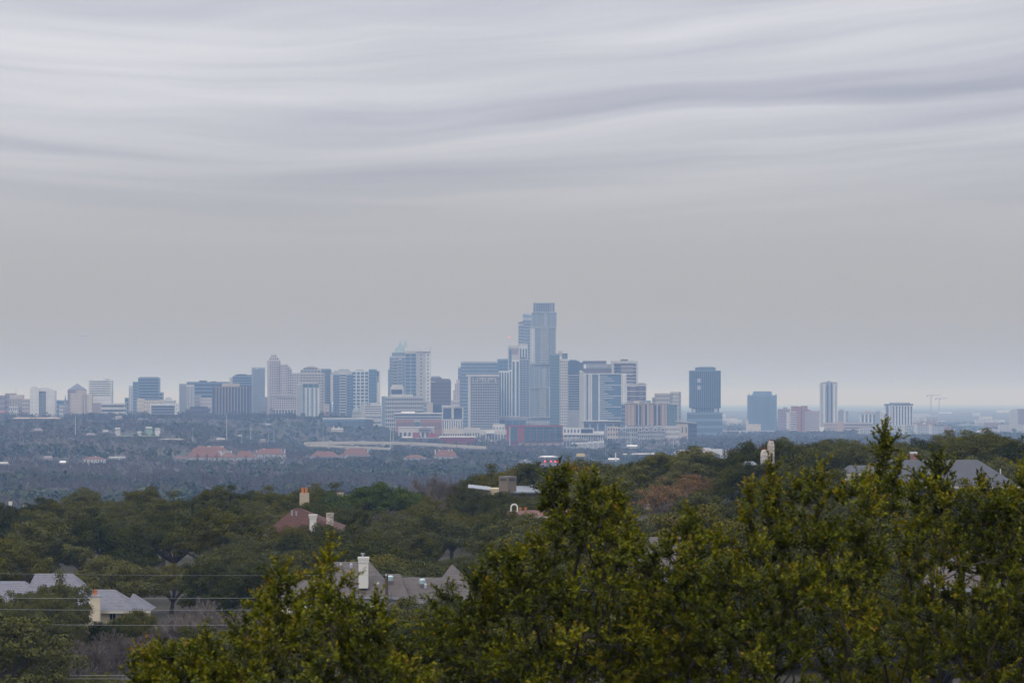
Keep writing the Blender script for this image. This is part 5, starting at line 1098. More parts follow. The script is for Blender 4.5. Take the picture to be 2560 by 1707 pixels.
# houses glimpsed through the nearest oaks
r = house('brown shingled house glimpsed through the nearest oaks', 1660, 260)
wing(r, 1585, 1760, 1445, 1342, 257, 9, rl=1625, rr=1702, rm=SH, wm=WR, courses=24); MB().tube([P(1651, 1365, 260), P(1651, 1344, 260)], [.05, .05], 8).build('vent_pipe', W['blue'], r)
boxm('window', G['dark'], r, X(1690, 257.4), X(1712, 257.4), 257.38, 257.48, Z(1490, 257), Z(1455, 257))
NV += [(1600, 1750, 1340, 1445, 257)]
r = house('tan roofed house with a white chimney glimpsed through the oaks at the east edge', 2460, 240)
wing(r, 2340, 2640, 1470, 1375, 238, 10, rl=2410, rr=2580, rm=SH, wm=W['beige'], courses=24); chimney(r, 2515, 2543, 1356, 1440, 238.6, CR, .05)
for k in range(3): boxm('window', G['dark'], r, X(2395 + 40 * k, 238.4), X(2415 + 40 * k, 238.4), 238.38, 238.47, Z(1505, 238), Z(1480, 238))
NV += [(2350, 2560, 1350, 1490, 238)]
# power lines and their pole
W['wire'] = mat('weathered_cable', (0.26, 0.265, 0.27), .6)
PY = 318.0
def upole(label, px, yt, Y, arms=(), rad=.13):
    x = X(px, Y); g = ground(x, Y); o = thing('utility_pole', label, 'utility pole', (x, Y, g), 'utility poles on the near hill')
    MB().tube([(x, Y, g - 1), (x, Y, Z(yt, Y))], [rad * 1.2, rad], 10).build('shaft', W['timber'], o)
    for ya in arms:
        MB().tube([(x - .02, Y - .35, Z(ya, Y)), (x - .02, Y - .1, Z(ya, Y))], [.09, .06], 8).build('insulator', W['white'], o)
    return o
upole('dark timber power pole before the brown grey shingled roof', 966.5, 1432, PY, (1436, 1490, 1520, 1559)); upole('power pole outside the west edge of the view', -420, 1420, PY, (1424, 1488, 1516, 1552)); upole('power pole hidden behind the middle oak', 1560, 1470, PY - 40, (1480, 1560, 1600, 1650))
def wire(label, x0, y0, Ya, x1, y1, Yb, sag, rad, grp='power lines crossing the near hill', m='wire'):
    a, b = P(x0, y0, Ya), P(x1, y1, Yb); pts = []
    for k in range(25):
        t_ = k / 24; p = a.lerp(b, t_); p.z -= sag * 4 * t_ * (1 - t_); pts.append(p)
    o = MB().tube(pts, [rad] * 25, 5).build('power_line', W[m], None, origin=a); tag(o, label, 'power line', grp)
WN = ('thin faint topmost wire', 'upper pale wire', 'middle pale wire', 'lower pale wire')
for k, (ya, yp, yr, rd) in enumerate(((1424, 1436, 1480, .009), (1488, 1490, 1560, .016), (1516, 1520, 1600, .016), (1552, 1559, 1650, .016))):
    wire(WN[k] + ' crossing before the slate roofed house', -420, ya, PY - .35, 966.5, yp, PY - .35, .22, rd)
    wire(WN[k] + ' running on east from the timber pole', 966.5, yp, PY - .35, 1560, yr, PY - 40.35, .12, rd)
upole('near power pole outside the west edge', -300, 1640, 262, (1683, 1692)); upole('near power pole hidden in the nearest oak', 1250, 1640, 262, (1683, 1692))
for k, yy in enumerate((1683.5, 1692)): wire(('upper', 'lower')[k] + ' wire of the pair along the bottom of the hill', -300, yy, 261.65, 1250, yy, 261.65, .12, .016)
# ---------------------------------------------------------------- trees
OAK = leafmat('live_oak_leaves', [(0.022, 0.028, 0.005), (0.038, 0.043, 0.006), (0.060, 0.062, 0.007), (0.088, 0.082, 0.009), (0.110, 0.090, 0.014)], .8, .03)
BRIGHT = leafmat('bright_green_leaves', [(0.044, 0.064, 0.010), (0.064, 0.086, 0.014), (0.086, 0.102, 0.016)], .8, .03)
GREYG = leafmat('grey_green_leaves', [(0.060, 0.064, 0.018), (0.088, 0.089, 0.022), (0.114, 0.108, 0.030)], .8, .03)
YELG = leafmat('yellow_green_leaves', [(0.080, 0.082, 0.010), (0.100, 0.096, 0.012), (0.118, 0.102, 0.014)], .8, .03)
RUSTL = leafmat('rust_brown_leaves', [(0.125, 0.078, 0.034), (0.175, 0.103, 0.044), (0.210, 0.128, 0.058)], .8, .03)
BARK = mat('oak_bark', (0.075, 0.062, 0.050), .95, var=.3, scale=4)
TWIG = mat('grey_twigs', (0.120, 0.096, 0.080), .95, var=.25, scale=1.5)
TWIGP = mat('pale_twigs', (0.180, 0.148, 0.125), .95, var=.25, scale=1.5)

def unit(v): return v / np.maximum(np.linalg.norm(v, axis=-1, keepdims=True), 1e-9)
def quads(c, n, size, asp, rs):
    """leaf clump faces: centres, rough normals, half sizes"""
    k = len(c)
    r = unit(rs.normal(size=(k, 3))); u = unit(np.cross(n, r)); v = np.cross(n, u)
    su, sv = (size * asp)[:, None], size[:, None]
    V = np.stack([c - u * su, c - v * sv * .8 + u * su * .2, c + u * su, c + v * sv], 1).reshape(-1, 3)
    return V, np.arange(4 * k).reshape(-1, 4)
def oak_crown(seed, R=4.8, H=5.2, base=2.2, nc=95, per=95, leaf=.17, open_=0.0):
    rs = np.random.default_rng(seed)
    # clumps fill an uneven dome
    k = 0; C = []; 
    lob = rs.uniform(0, 2 * math.pi, 5); la = rs.uniform(.08, .22, 5)
    while len(C) < nc:
        a = rs.uniform(0, 2 * math.pi); t = rs.uniform(0, 1) ** .6
        ph = math.acos(1 - rs.uniform(0, 1.12))
        sc_ = 1 + sum(la[i] * math.cos((i + 1) * a + lob[i]) for i in range(5))
        rad = (.55 + .45 * t) * R * sc_ * rs.uniform(.85, 1.08)
        p = np.array([math.cos(a) * math.sin(ph) * rad, math.sin(a) * math.sin(ph) * rad, base + H * .30 + math.cos(ph) * H * .62 * (.55 + .45 * t) * rs.uniform(.8, 1.22)])
        C.append(p)
    C = np.array(C); cr = rs.uniform(.45, 1.1, nc) * R / 4.8
    pts, nor, siz, tin = [], [], [], []
    ctint = rs.uniform(0, 1, nc)
    for i in range(nc):
        n = int(per * cr[i] ** 1.6 * (1 - open_))
        d = unit(rs.normal(size=(n, 3)) + np.array([0, 0, .35]))
        rr = cr[i] * (rs.uniform(0, 1, (n, 1)) ** .4) * np.array([1.15, 1.15, .72])
        pts.append(C[i] + d * rr); nor.append(unit(d + rs.normal(size=(n, 3)) * .42)); siz.append(rs.uniform(.6, 1.35, n) * leaf)
        tin.append(np.clip(ctint[i] * .6 + rs.uniform(0, .4, n), 0, 1))
    c, n, s = np.concatenate(pts), np.concatenate(nor), np.concatenate(siz)
    V, Fc = quads(c, n, s, rs.uniform(.9, 1.7, len(c)), rs)
    return V, Fc, np.repeat(np.concatenate(tin), 4), C
def oak_trunk(C, seed, base=2.2):
    rs = np.random.default_rng(seed + 99); m = MB()
    top = Vector((rs.uniform(-.3, .3), rs.uniform(-.3, .3), base * .75))
    m.tube([(0, 0, -1.2), (0, 0, 0), top * .6, top], [.42, .36, .28, .27], 8)
    for i in rs.choice(len(C), 14, replace=False):
        e = Vector(C[i]); mid = top.lerp(e, .5) + Vector((rs.uniform(-.4, .4), rs.uniform(-.4, .4), rs.uniform(.1, .5)))
        m.tube([top - Vector((0, 0, .1)), mid, e], [.16, .10, .04], 5, False)
    return m
def bare_tree(seed, H=8.0, spread=.55, depth=6, r0=.2, minr=.016):
    rs = random.Random(seed); m = MB(); segs = []
    def grow(p, d, ln, r, lv):
        steps = 2; q = p
        pts = [p]; rad = [r]
        for s in range(steps):
            d = (d + Vector((rs.gauss(0, .12), rs.gauss(0, .12), rs.gauss(.03, .08)))).normalized()
            q = q + d * (ln / steps); pts.append(q); rad.append(max(minr, r * (1 - .18 * (s + 1))))
        segs.append((pts, rad, lv))
        if lv == 0: return
        nk = 3 if lv > 1 else 4
        for k in range(nk):
            ax = Vector((rs.gauss(0, 1), rs.gauss(0, 1), rs.gauss(0, 1))).normalized()
            nd = (d + ax * spread * rs.uniform(.6, 1.4) + Vector((0, 0, .14))).normalized()
            b = pts[-1] if k < 2 else pts[1].lerp(pts[-1], rs.random())
            grow(b, nd, ln * rs.uniform(.62, .84), max(minr, r * .62), lv - 1)
    grow(Vector((0, 0, -1)), Vector((0, 0, 1)), H * .32 + 1, r0, depth)
    zs = max(p.z for s in segs for p in s[0]); f = H / zs
    return [([p * f if p.z > 0 else p for p in a], b, l) for a, b, l in segs]
def bare_mesh(segs):
    """thin three sided branches, fast"""
    V, Fq = [], []
    tri = np.array([[math.cos(a), math.sin(a)] for a in (0, 2.094, 4.189)])
    for pts, rad, lv in segs:
        d = np.array(pts[-1] - pts[0]); d = d / (np.linalg.norm(d) + 1e-9)
        a = np.cross(d, [0.3, .9, .2]); a /= np.linalg.norm(a) + 1e-9; b = np.cross(d, a)
        o = len(V)
        for p, r in zip(pts, rad):
            for t in tri: V.append(np.array(p) + (a * t[0] + b * t[1]) * r)
        for s in range(len(pts) - 1):
            for k in range(3):
                Fq.append([o + s * 3 + k, o + s * 3 + (k + 1) % 3, o + s * 3 + 3 + (k + 1) % 3, o + s * 3 + 3 + k])
    return np.array(V), np.array(Fq)

TEMPL = []
for i in range(8):
    R_, H_ = (4.8, 5.2) if i % 2 == 0 else (4.0, 6.2)
    V, Fc, tn, C = oak_crown(100 + i, R_, H_, nc=(130, 110, 145, 120)[i % 4], per=330, leaf=(.068, .074, .066, .07)[i % 4])
    me = np_mesh('crown', V, Fc, OAK, tn)
    tm = oak_trunk(C, i); tme = bpy.data.meshes.new('trunk'); tme.from_pydata(tm.v, [], tm.f); tme.materials.append(BARK)
    TEMPL.append((me, tme))
V, Fc, tn, C = oak_crown(300, 4.4, 6.0, nc=80, per=230, leaf=.07, open_=.35)
OPEN = (np_mesh('crown', V, Fc, RUSTL, tn), None)
tm = oak_trunk(C, 77); tme = bpy.data.meshes.new('trunk'); tme.from_pydata(tm.v, [], tm.f); tme.materials.append(BARK); OPEN = (OPEN[0], tme)
BARES = []
for i in range(4):
    V, Fq = bare_mesh(bare_tree(40 + i, 8.5, (.55, .65, .5, .6)[i], 6, .2, (.020, .018, .021, .017)[i]))
    BARES.append(np_mesh('branches', V, Fq, TWIG if i % 2 == 0 else TWIGP))

TREES = []      # (root, px, top y, kind words)
def put_oak(px, Y, ytop=None, kind=None, s=None, material=None, wide=None, gz=0.0):
    x = X(px, Y); g = ground(x, Y) + gz
    k = rng.integers(len(TEMPL)) if kind is None else kind
    cm, tme = OPEN if kind == 'open' else TEMPL[k]
    base_h = 8.1 if kind == 'open' else (7.3, 8.2)[k % 2]
    s = rng.uniform(.85, 1.22) if s is None else s
    if ytop is not None:
        hz = max(4.5, Z(ytop, Y) - g)
        sz = hz / base_h
        s = s if s is not None and abs(sz / s - 1) < .05 else sz
    r = bpy.data.objects.new('live_oak' if kind != 'open' else 'brown_leaved_oak', None); col.objects.link(r)
    r.location = (x, Y, g); r.rotation_euler = (0, 0, rng.uniform(0, 6.283)); w_ = rng.uniform(.9, 1.12) if wide is None else wide
    r.scale = (s * w_, s * w_, s); r.empty_display_size = .5
    for nm, me in (('crown', cm), ('trunk', tme)):
        o = bpy.data.objects.new(nm, me); col.objects.link(o); o.parent = r
        if nm == 'crown':
            o['kind'] = 'stuff'
            if material is not None:
                o.material_slots[0].link = 'OBJECT'; o.material_slots[0].material = material
    words_ = {None: 'olive live oak', OAK.name: 'olive live oak', BRIGHT.name: 'bright green oak', GREYG.name: 'grey green oak', YELG.name: 'yellowish green oak', RUSTL.name: 'rust brown leaved oak'}[material.name if material else (RUSTL.name if kind == 'open' else None)]
    TREES.append((r, px, HZ - (g + base_h * s - EYE) / Y * F, words_, s, Y))
    return r
def put_bare(px, Y, ytop, k=None, wide=1.0, material=None):
    x = X(px, Y); g = ground(x, Y); k = rng.integers(4) if k is None else k
    s = max(4., Z(ytop, Y) - g) / 8.5
    r = bpy.data.objects.new('bare_tree', None); col.objects.link(r)
    r.location = (x, Y, g); r.rotation_euler = (0, 0, rng.uniform(0, 6.28)); r.scale = (s * wide, s * wide, s); r.empty_display_size = .5
    o = bpy.data.objects.new('branches', BARES[k]); col.objects.link(o); o.parent = r
    if material: o.material_slots[0].link = 'OBJECT'; o.material_slots[0].material = material
    TREES.append((r, px, ytop, 'bare grey branched tree' if k % 2 == 0 else 'bare pale branched tree', s, Y))
    return r
def fit(px, half, Y, g, s):
    """how large a tree may grow here without hiding what the photograph shows of a house behind it"""
    for _ in range(2):
        for x0, x1, y0, y1, Yh in NV:
            h_ = half * s
            if Y < Yh + 5 and px + h_ * .85 > x0 and px - h_ * .85 < x1:
                s = min(s, (Z(y1 + 3, Y) - g) / 7.9)
            elif Y < Yh + 14 and Y >= Yh + 5 and px + h_ * .3 > x0 and px - h_ * .3 < x1 and y1 - y0 > 15:
                return 0
    return s
# hand placed trees that stand out
put_oak(932, 520, 1207, 1, material=BRIGHT); put_oak(985, 528, 1216, 0, material=BRIGHT); put_oak(905, 530, 1222, 2, material=BRIGHT)
put_oak(1724, 470, 1176, 'open'); put_oak(1775, 462, 1186, 'open'); put_oak(1668, 455, 1203, 'open')
put_bare(1062, 535, 1192, 1, .8); put_bare(1105, 540, 1178, 0, .8); put_bare(1142, 545, 1190, 2, .8); put_bare(1000, 540, 1222, 2)
put_bare(245, 330, 1566, 0, 1.3); put_bare(195, 326, 1588, 2, 1.2); put_bare(300, 334, 1580, 2, 1.15); put_bare(150, 322, 1610, 0, 1.1); put_bare(330, 324, 1605, 0, 1.1); put_bare(220, 318, 1600, 2, 1.3); put_bare(275, 321, 1592, 0, 1.3); put_bare(180, 330, 1600, 0, 1.3); put_bare(310, 340, 1590, 2, 1.3); put_bare(355, 335, 1612, 2, 1.2); put_bare(120, 328, 1625, 2, 1.2)
put_bare(475, 356, 1492, 1, 1.25); put_bare(535, 354, 1497, 3, 1.25); put_bare(425, 358, 1515, 1, 1.2); put_bare(590, 352, 1508, 3, 1.2); put_bare(505, 346, 1520, 3, 1.2); put_bare(445, 344, 1545, 2, 1.2); put_bare(570, 345, 1540, 2, 1.1); put_bare(640, 350, 1530, 0, 1.1); put_bare(395, 350, 1560, 0, 1.1); put_bare(455, 350, 1530, 3, 1.4); put_bare(520, 349, 1535, 1, 1.4); put_bare(605, 348, 1540, 0, 1.3); put_bare(550, 360, 1502, 3, 1.3); put_bare(490, 340, 1560, 2, 1.3)
put_bare(2018, 640, 1095, 0, 1.3); put_bare(2000, 632, 1100, 2, 1.2); put_bare(1965, 640, 1112, 2, 1.0); put_bare(2118, 640, 1092, 0, 1.3); put_bare(2150, 650, 1094, 2, 1.2); put_bare(2085, 645, 1104, 2, 1.1)
for k_, px in enumerate((2395, 2420, 2440, 2465, 2375, 2548)): put_bare(px, 560 + 8 * k_, (1098, 1096, 1102, 1110, 1106, 1108)[k_], k_ % 4, 1.2)
put_bare(2215, 405, 1185, 0, 1.0); put_bare(2165, 404, 1192, 2, .9); put_bare(2470, 404, 1195, 2, .9)
put_bare(1445, 530, 1166, 0, 1.0); put_bare(1470, 535, 1170, 2, 1.0)
put_bare(960, 490, 1262, 0, .9); put_bare(2130, 520, 1125, 3, .9)
for px, Y_, yt, kk, mm in ((2500, 470, 1084, 1, None), (2465, 478, 1093, 0, None), (2540, 465, 1100, 3, None), (2285, 560, 1098, 0, None), (2325, 565, 1100, 2, None), (2250, 555, 1106, 1, None), (2180, 560, 1112, 0, None),
        (1335, 515, 1160, 1, None), (1290, 520, 1163, 0, None), (1240, 530, 1172, 3, None), (1215, 525, 1190, 2, None), (1380, 510, 1180, 1, GREYG), (1645, 520, 1138, 1, YELG), (1690, 525, 1136, 0, YELG), (1755, 520, 1138, 3, None), (1600, 520, 1150, 2, None),
        (1830, 515, 1142, 1, None), (1860, 520, 1140, 3, None), (2050, 500, 1100, 1, None), (2075, 505, 1106, 0, None), (2010, 498, 1117, 2, None), (1975, 492, 1126, 3, None), (2110, 505, 1112, 1, None),
        (525, 425, 1408, 0, GREYG), (585, 428, 1416, 2, GREYG), (475, 430, 1424, 1, GREYG),
        (535, 545, 1216, 1, None), (560, 548, 1224, 3, None), (720, 560, 1228, 1, None), (810, 548, 1222, 3, None), (690, 556, 1232, 0, None), (350, 560, 1262, 1, None),
        (12, 565, 1258, 1, None), (78, 568, 1257, 3, None), (120, 566, 1250, 1, None), (155, 560, 1254, 5, None), (212, 562, 1268, 0, None), (268, 560, 1264, 2, None), (312, 558, 1265, 3, None), (425, 556, 1258, 0, None), (470, 552, 1242, 2, None), (735, 505, 1256, 1, None), (778, 508, 1254, 3, None), (698, 506, 1262, 0, None), (806, 500, 1262, 2, None), (622, 556, 1234, 5, None), (658, 556, 1236, 1, None)):
    put_oak(px, Y_, yt, kk, material=mm)
for px, Y_, yt, kk in ((88, 350, 1466, 1), (160, 348, 1443, 3), (40, 352, 1482, 0), (120, 342, 1490, 2)): put_oak(px, Y_, yt, kk, material=GREYG, wide=.62)
for px, Y_, yt, kk in ((2350, 222, 1492, 0), (2430, 218, 1500, 1), (2510, 224, 1496, 2), (2590, 220, 1490, 3), (1590, 240, 1462, 0), (1668, 236, 1470, 1), (1750, 242, 1458, 2), (1880, 262, 1420, 3), (1990, 258, 1410, 0), (2100, 255, 1415, 1), (2220, 250, 1430, 2)): put_oak(px, Y_, yt, kk)
for px, Y_, yt, kk in ((1212, 493, 1230, 0), (1240, 488, 1232, 1), (1262, 486, 1233, 2), (1300, 485, 1240, 3), (1330, 487, 1242, 0), (1180, 496, 1229, 5), (1300, 414, 1291, 2), (1340, 411, 1292, 0), (1268, 416, 1280, 4), (1385, 409, 1293, 6), (288, 352, 1546, 0), (330, 354, 1528, 2), (255, 350, 1556, 4), (735, 452, 1316, 2), (775, 455, 1310, 0), (830, 452, 1312, 4), (700, 450, 1342, 6)): put_oak(px, Y_, yt, kk, wide=.8)
for px, Y_, yt, kk in ((2150, 404, 1192, 1), (2200, 402, 1208, 0), (2255, 401, 1222, 2), (2330, 400, 1223, 3), (2410, 402, 1224, 4), (2490, 404, 1223, 5), (2545, 405, 1222, 6)): put_oak(px, Y_, yt, kk, wide=.8)
for px, Y_, yt, kk in ((1880, 453, 1166, 2), (1858, 455, 1160, 0), (1905, 451, 1154, 4), (1932, 450, 1152, 1)): put_oak(px, Y_, yt, kk, wide=.7)
for k_, px in enumerate(range(1110, 2600, 105)): put_oak(px, 236 + 9 * (k_ % 3), 1530 + 12 * (k_ % 4) - (px - 1110) * .03, k_ % 8, wide=1.1)
# the rest of the wooded hillside
hand = [(t_[1], t_[5]) for t_ in TREES]
rows = []
Yr_ = 262.0
while Yr_ < 600: rows.append(Yr_); Yr_ += 16.5 + (Yr_ - 262) * .012
for ri, Y_ in enumerate(rows):
    step = 9.2 / Y_ * F
    px = -70 + (ri % 2) * step / 2
    while px < 2640:
        p_, yy = px + rng.uniform(-.3, .3) * step, Y_ + rng.uniform(-5, 5)
        px += step
        g = ground(X(p_, yy), yy); s_ = rng.uniform(.72, 1.32)
        if Y_ > 500: s_ *= .95 if p_ < 600 else .9
        yt = HZ - (g + 7.7 * s_ - EYE) / yy * F
        s_ = fit(p_, 4.4 / yy * F, yy, g, s_)
        if s_ < .2: continue
        yt = HZ - (g + 7.7 * s_ - EYE) / yy * F; half = 3.9 * s_ / yy * F
        if yt > 1730: continue
        if p_ > 1090 and yt > (1400 if p_ < 1600 else 1345) and ri not in (0, 2): continue
        if any(abs(p_ - a) < half * .7 and abs(yy - b) < 7 for a, b in hand): continue
        u_ = rng.uniform()
        mm = GREYG if u_ < .45 else (YELG if u_ < .49 else None)
        if rng.uniform() < .04 and Y_ < 560 and p_ > 700: put_bare(p_, yy, yt, 0, 1.1)
        else: put_oak(p_, yy, None, None, s_, mm, max(1.0, min(2.2, .55 / s_)))
# every tree on the hill gets its own description
LMK = [('the grey slate roofed cream house', 190, 1500), ('the terracotta pot chimney', 236, 1480), ('the brown grey shingled house', 860, 1430), ('the timber power pole', 966, 1450), ('the mottled red tile roof', 745, 1300), ('the two orange chimney pots', 760, 1230), ('the squat tan chimney', 850, 1238),
       ('the modern taupe chimney', 1270, 1205), ('the white bell arch', 1286, 1265), ('the rosy barrel tile roof', 1370, 1280), ('the twin stone chimneys', 1918, 1120), ('the blue grey hip roofs', 2340, 1170), ('the brown roof glimpsed through oaks', 1660, 1350), ('the white chimney at the east edge', 2528, 1370), ('the white chimney tips far west', 44, 1262), ('the tall white chimney', 908, 1400), ('the small metal roof', 1884, 1157)]
ORD = ['nearest', 'second', 'third', 'fourth', 'fifth', 'sixth', 'seventh', 'eighth', 'ninth', 'tenth', 'eleventh', 'twelfth', 'thirteenth', 'fourteenth', 'fifteenth', 'sixteenth', 'seventeenth', 'eighteenth', 'nineteenth', 'twentieth'] + ['%dth' % k for k in range(21, 80)]
bk = {}
for (r, px, yt, wd, s, Y_) in TREES:
    yc = yt + 4 * s / Y_ * F * .6
    lm = min(LMK, key=lambda q: math.hypot(px - q[1], (yc - q[2]) * 1.6))
    dx, dy = px - lm[1], yc - lm[2]
    side = ('west of' if dx < 0 else 'east of') if abs(dx) > abs(dy) * 1.1 else ('uphill behind' if dy < 0 else 'downhill before')
    bk.setdefault((lm[0], side, wd), []).append((math.hypot(dx, dy), r))
for (lm, side, wd), v in bk.items():
    for k, (_d, r) in enumerate(sorted(v, key=lambda q: q[0])):
        r['label'] = ('%s %s, %s %s' % (ORD[k], wd, side, lm)) if len(v) > 1 else ('the one %s %s %s' % (wd, side, lm))
        r['category'] = 'tree'; r['group'] = 'trees on the near hillside'
print('hill trees', len(TREES))

# ---------------------------------------------------------------- the far woods on the plain: one mass of thousands of crowns
def far_woods():
    rs = np.random.default_rng(5)
    crest = lambda p: np.interp(p, [0, 350, 480, 560, 1000, 1100, 1200, 1300, 1600, 2000, 2560], [1268, 1272, 1250, 1232, 1228, 1212, 1190, 1178, 1160, 1122, 1112]) + 14
    px_, Y_, h_, r_, t_ = [], [], [], [], []
    Y = 1500.0
    while Y < 9500:
        dpx = 6.4 / Y * F
        if Y > 6300: dpx *= 1.5
        n = int(2800 / dpx); p = np.linspace(-120, 2680, n) + rs.uniform(-.5, .5, n) * dpx; yy = Y + rs.uniform(-.5, .5, n) * 45
        px_.append(p); Y_.append(yy)
        Y += 26 + (Y - 1500) * .014
    p, yy = np.concatenate(px_), np.concatenate(Y_)
    x = (p - 1280) / F * yy; g = ground_np(x, yy)
    h = rs.uniform(5.0, 14.0, len(p)); rad = rs.uniform(2.4, 3.6, len(p)) * (.55 + h / 17)
    patch = np.sin(x / 95 + 1.1 * np.sin(yy / 260)) * np.sin(yy / 170 + .9 * np.sin(x / 150)) + .5 * np.sin(x / 37 + yy / 61) + rs.normal(0, .55, len(p))
    ever = patch > np.where(p < 430, .5, .15)
    h = np.where(ever, h * .82, h); rad = np.where(ever, rad * 1.35, rad)
    top = HZ - (g + h - EYE) / yy * F
    keep = (top < crest(p)) & (p > -110) & (p < 2670)
    # keep the streets between the towers thin
    keep &= ~((yy > 5500) & (p > 950) & (p < 1720))
    keep &= ~((yy > 5900) & (p < 960) & (rs.uniform(size=len(p)) < .5))
    keep &= ~((yy > 6200) & (rs.uniform(size=len(p)) < .45))
    def lower(sel, yb):      # trees before a building stay low enough to show it
        nonlocal h, top, keep
        room = EYE - (yb - HZ) / F * yy - g
        h = np.where(sel, np.minimum(h, np.maximum(room, 1.2)), h); top = HZ - (g + h - EYE) / yy * F
        keep &= ~(sel & (room < 1.5))
    for (x0, x1, yb, Yh) in CLEAR:
        hw = rad / yy * F * .8
        lower((p + hw > x0) & (p - hw < x1) & (yy < Yh + 20) & (yy > 1600) & (top < yb), yb)
        keep &= ~((np.abs(yy - Yh - 10) < 12) & (p + hw * .5 > x0) & (p - hw * .5 < x1))
    for o in [q for q in bpy.data.objects if q.parent is None and q.get('category') in ('building', 'hotel', 'warehouse', 'church')]:
        pass
    # towns: lower trees in front of low city blocks so their faces show
    LOWB = [(375, 446, 1036, 5700), (463, 526, 1030, 5500), (1266, 1411, 1114, 4950), (1408, 1512, 1122, 4700), (1500, 1700, 1096, 4950), (1692, 1742, 1088, 5200), (1100, 1190, 1105, 4850), (983, 1106, 1062, 5350), (994, 1087, 1074, 5200), (1105, 1270, 1082, 5250), (910, 955, 1050, 5600), (806, 930, 1056, 5350), (1690, 1850, 1150, 3600), (1850, 2110, 1078, 6700), (2090, 2190, 1074, 6850), (2140, 2362, 1086, 6600), (1554, 1700, 1062, 5350), (1720, 1806, 1060, 5900), (740, 800, 1042, 5800), (665, 745, 1034, 5950), (230, 312, 1026, 5900), (342, 412, 1026, 5850), (70, 140, 1028, 6050), (1865, 1945, 1060, 6900), (2400, 2560, 1080, 6700), (1740, 1935, 1078, 6300), (20, 60, 1026, 6150)]
    for (x0, x1, yb, Yh) in LOWB:
        lower((p > x0) & (p < x1) & (yy < Yh + 30) & (top < yb) & (rs.uniform(size=len(p)) < .93), yb)
    p, yy, x, g, h, rad, ever = (a[keep] for a in (p, yy, x, g, h, rad, ever))
    Vs, Fs, Ts, Ms = [], [], [], []; off = 0
    for lo, hi, ne, nb in ((0, 2900, 46, 40), (2900, 4200, 30, 26), (4200, 6000, 20, 18), (6000, 99999, 13, 12)):
        for ev in (True, False):
            s = (yy >= lo) & (yy < hi) & (ever == ev); k = s.sum()
            if not k: continue
            n = ne if ev else nb
            c0 = np.stack([x[s], yy[s], g[s]], 1)[:, None, :]; H = h[s][:, None, None]; R = rad[s][:, None, None]
            d = unit(rs.normal(size=(k, n, 3)) + np.array([0, 0, .3])); rr = rs.uniform(.35, 1, (k, n, 1)) ** .5
            loc = d * rr * np.concatenate([R * np.ones((k, n, 2)), H * .36 * np.ones((k, n, 1))], 2)
            c = (c0 + loc + np.concatenate([np.zeros((k, n, 2)), H * .62 * np.ones((k, n, 1))], 2)).reshape(-1, 3)
            Rk = np.repeat(rad[s], n); tint = np.clip(np.repeat(.28 + .30 * np.sin(x[s] / 62 + 1.7 * np.sin(yy[s] / 210)) * np.sin(yy[s] / 95 + x[s] / 140) + rs.uniform(-.05, .42, k), n) + rs.uniform(-.08, .12, k * n), 0, 1)
            dd = d.reshape(-1, 3)
            if ev:
                nn = unit(dd + rs.normal(size=dd.shape) * .5); size = Rk * rs.uniform(.16, .34, k * n) * (1.0 if n > 25 else 1.35)
                V, Fc = quads(c, nn, size, rs.uniform(.9, 1.6, k * n), rs)
            else:
                # bare crowns: sprays of thin twigs fanning up and out
                ax = unit(dd * .8 + np.array([0, 0, .7]) + rs.normal(size=dd.shape) * .35); sd = unit(np.cross(ax, rs.normal(size=dd.shape)))
                ln = (Rk * rs.uniform(.28, .6, k * n))[:, None]; wd = ln * (.13 if n > 30 else (.2 if n > 20 else .3))
                V = np.stack([c - ax * ln, c + sd * wd, c + ax * ln, c - sd * wd], 1).reshape(-1, 3); Fc = np.arange(4 * len(c)).reshape(-1, 4)
            Vs.append(V); Fs.append(Fc + off); off += len(V); Ts.append(np.repeat(tint, 4)); Ms.append(np.full(len(Fc), 0 if ev else 1))
    FE = leafmat('far_evergreen', [(0.020, 0.034, 0.014), (0.032, 0.050, 0.018), (0.050, 0.066, 0.026), (0.070, 0.082, 0.036)], .7, .2)
    FB = leafmat('far_bare_twigs', [(0.055, 0.050, 0.050), (0.080, 0.073, 0.070), (0.105, 0.094, 0.088), (0.122, 0.104, 0.088)], .9, .1)
    for m_ in (FE, FB):   # the mass is one object, so the stored tint alone decides
        for nd in m_.node_tree.nodes:
            if nd.type == 'MATH' and nd.operation == 'MULTIPLY': nd.inputs[1].default_value = 0.0 if nd.inputs[0].links[0].from_node.type == 'OBJECT_INFO' else 1.0
    V, Fc = np.concatenate(Vs), np.concatenate(Fs)
    print('far woods', len(p), 'trees', len(Fc) * 2, 'tris')
    me = np_mesh('far_woods', V, Fc, [FE, FB], np.concatenate(Ts), np.concatenate(Ms))
    o = bpy.data.objects.new('far_woods', me); col.objects.link(o); o['kind'] = 'stuff'; o['label'] = 'hazy mass of bare and evergreen trees covering the plain'; o['category'] = 'woods'
far_woods()
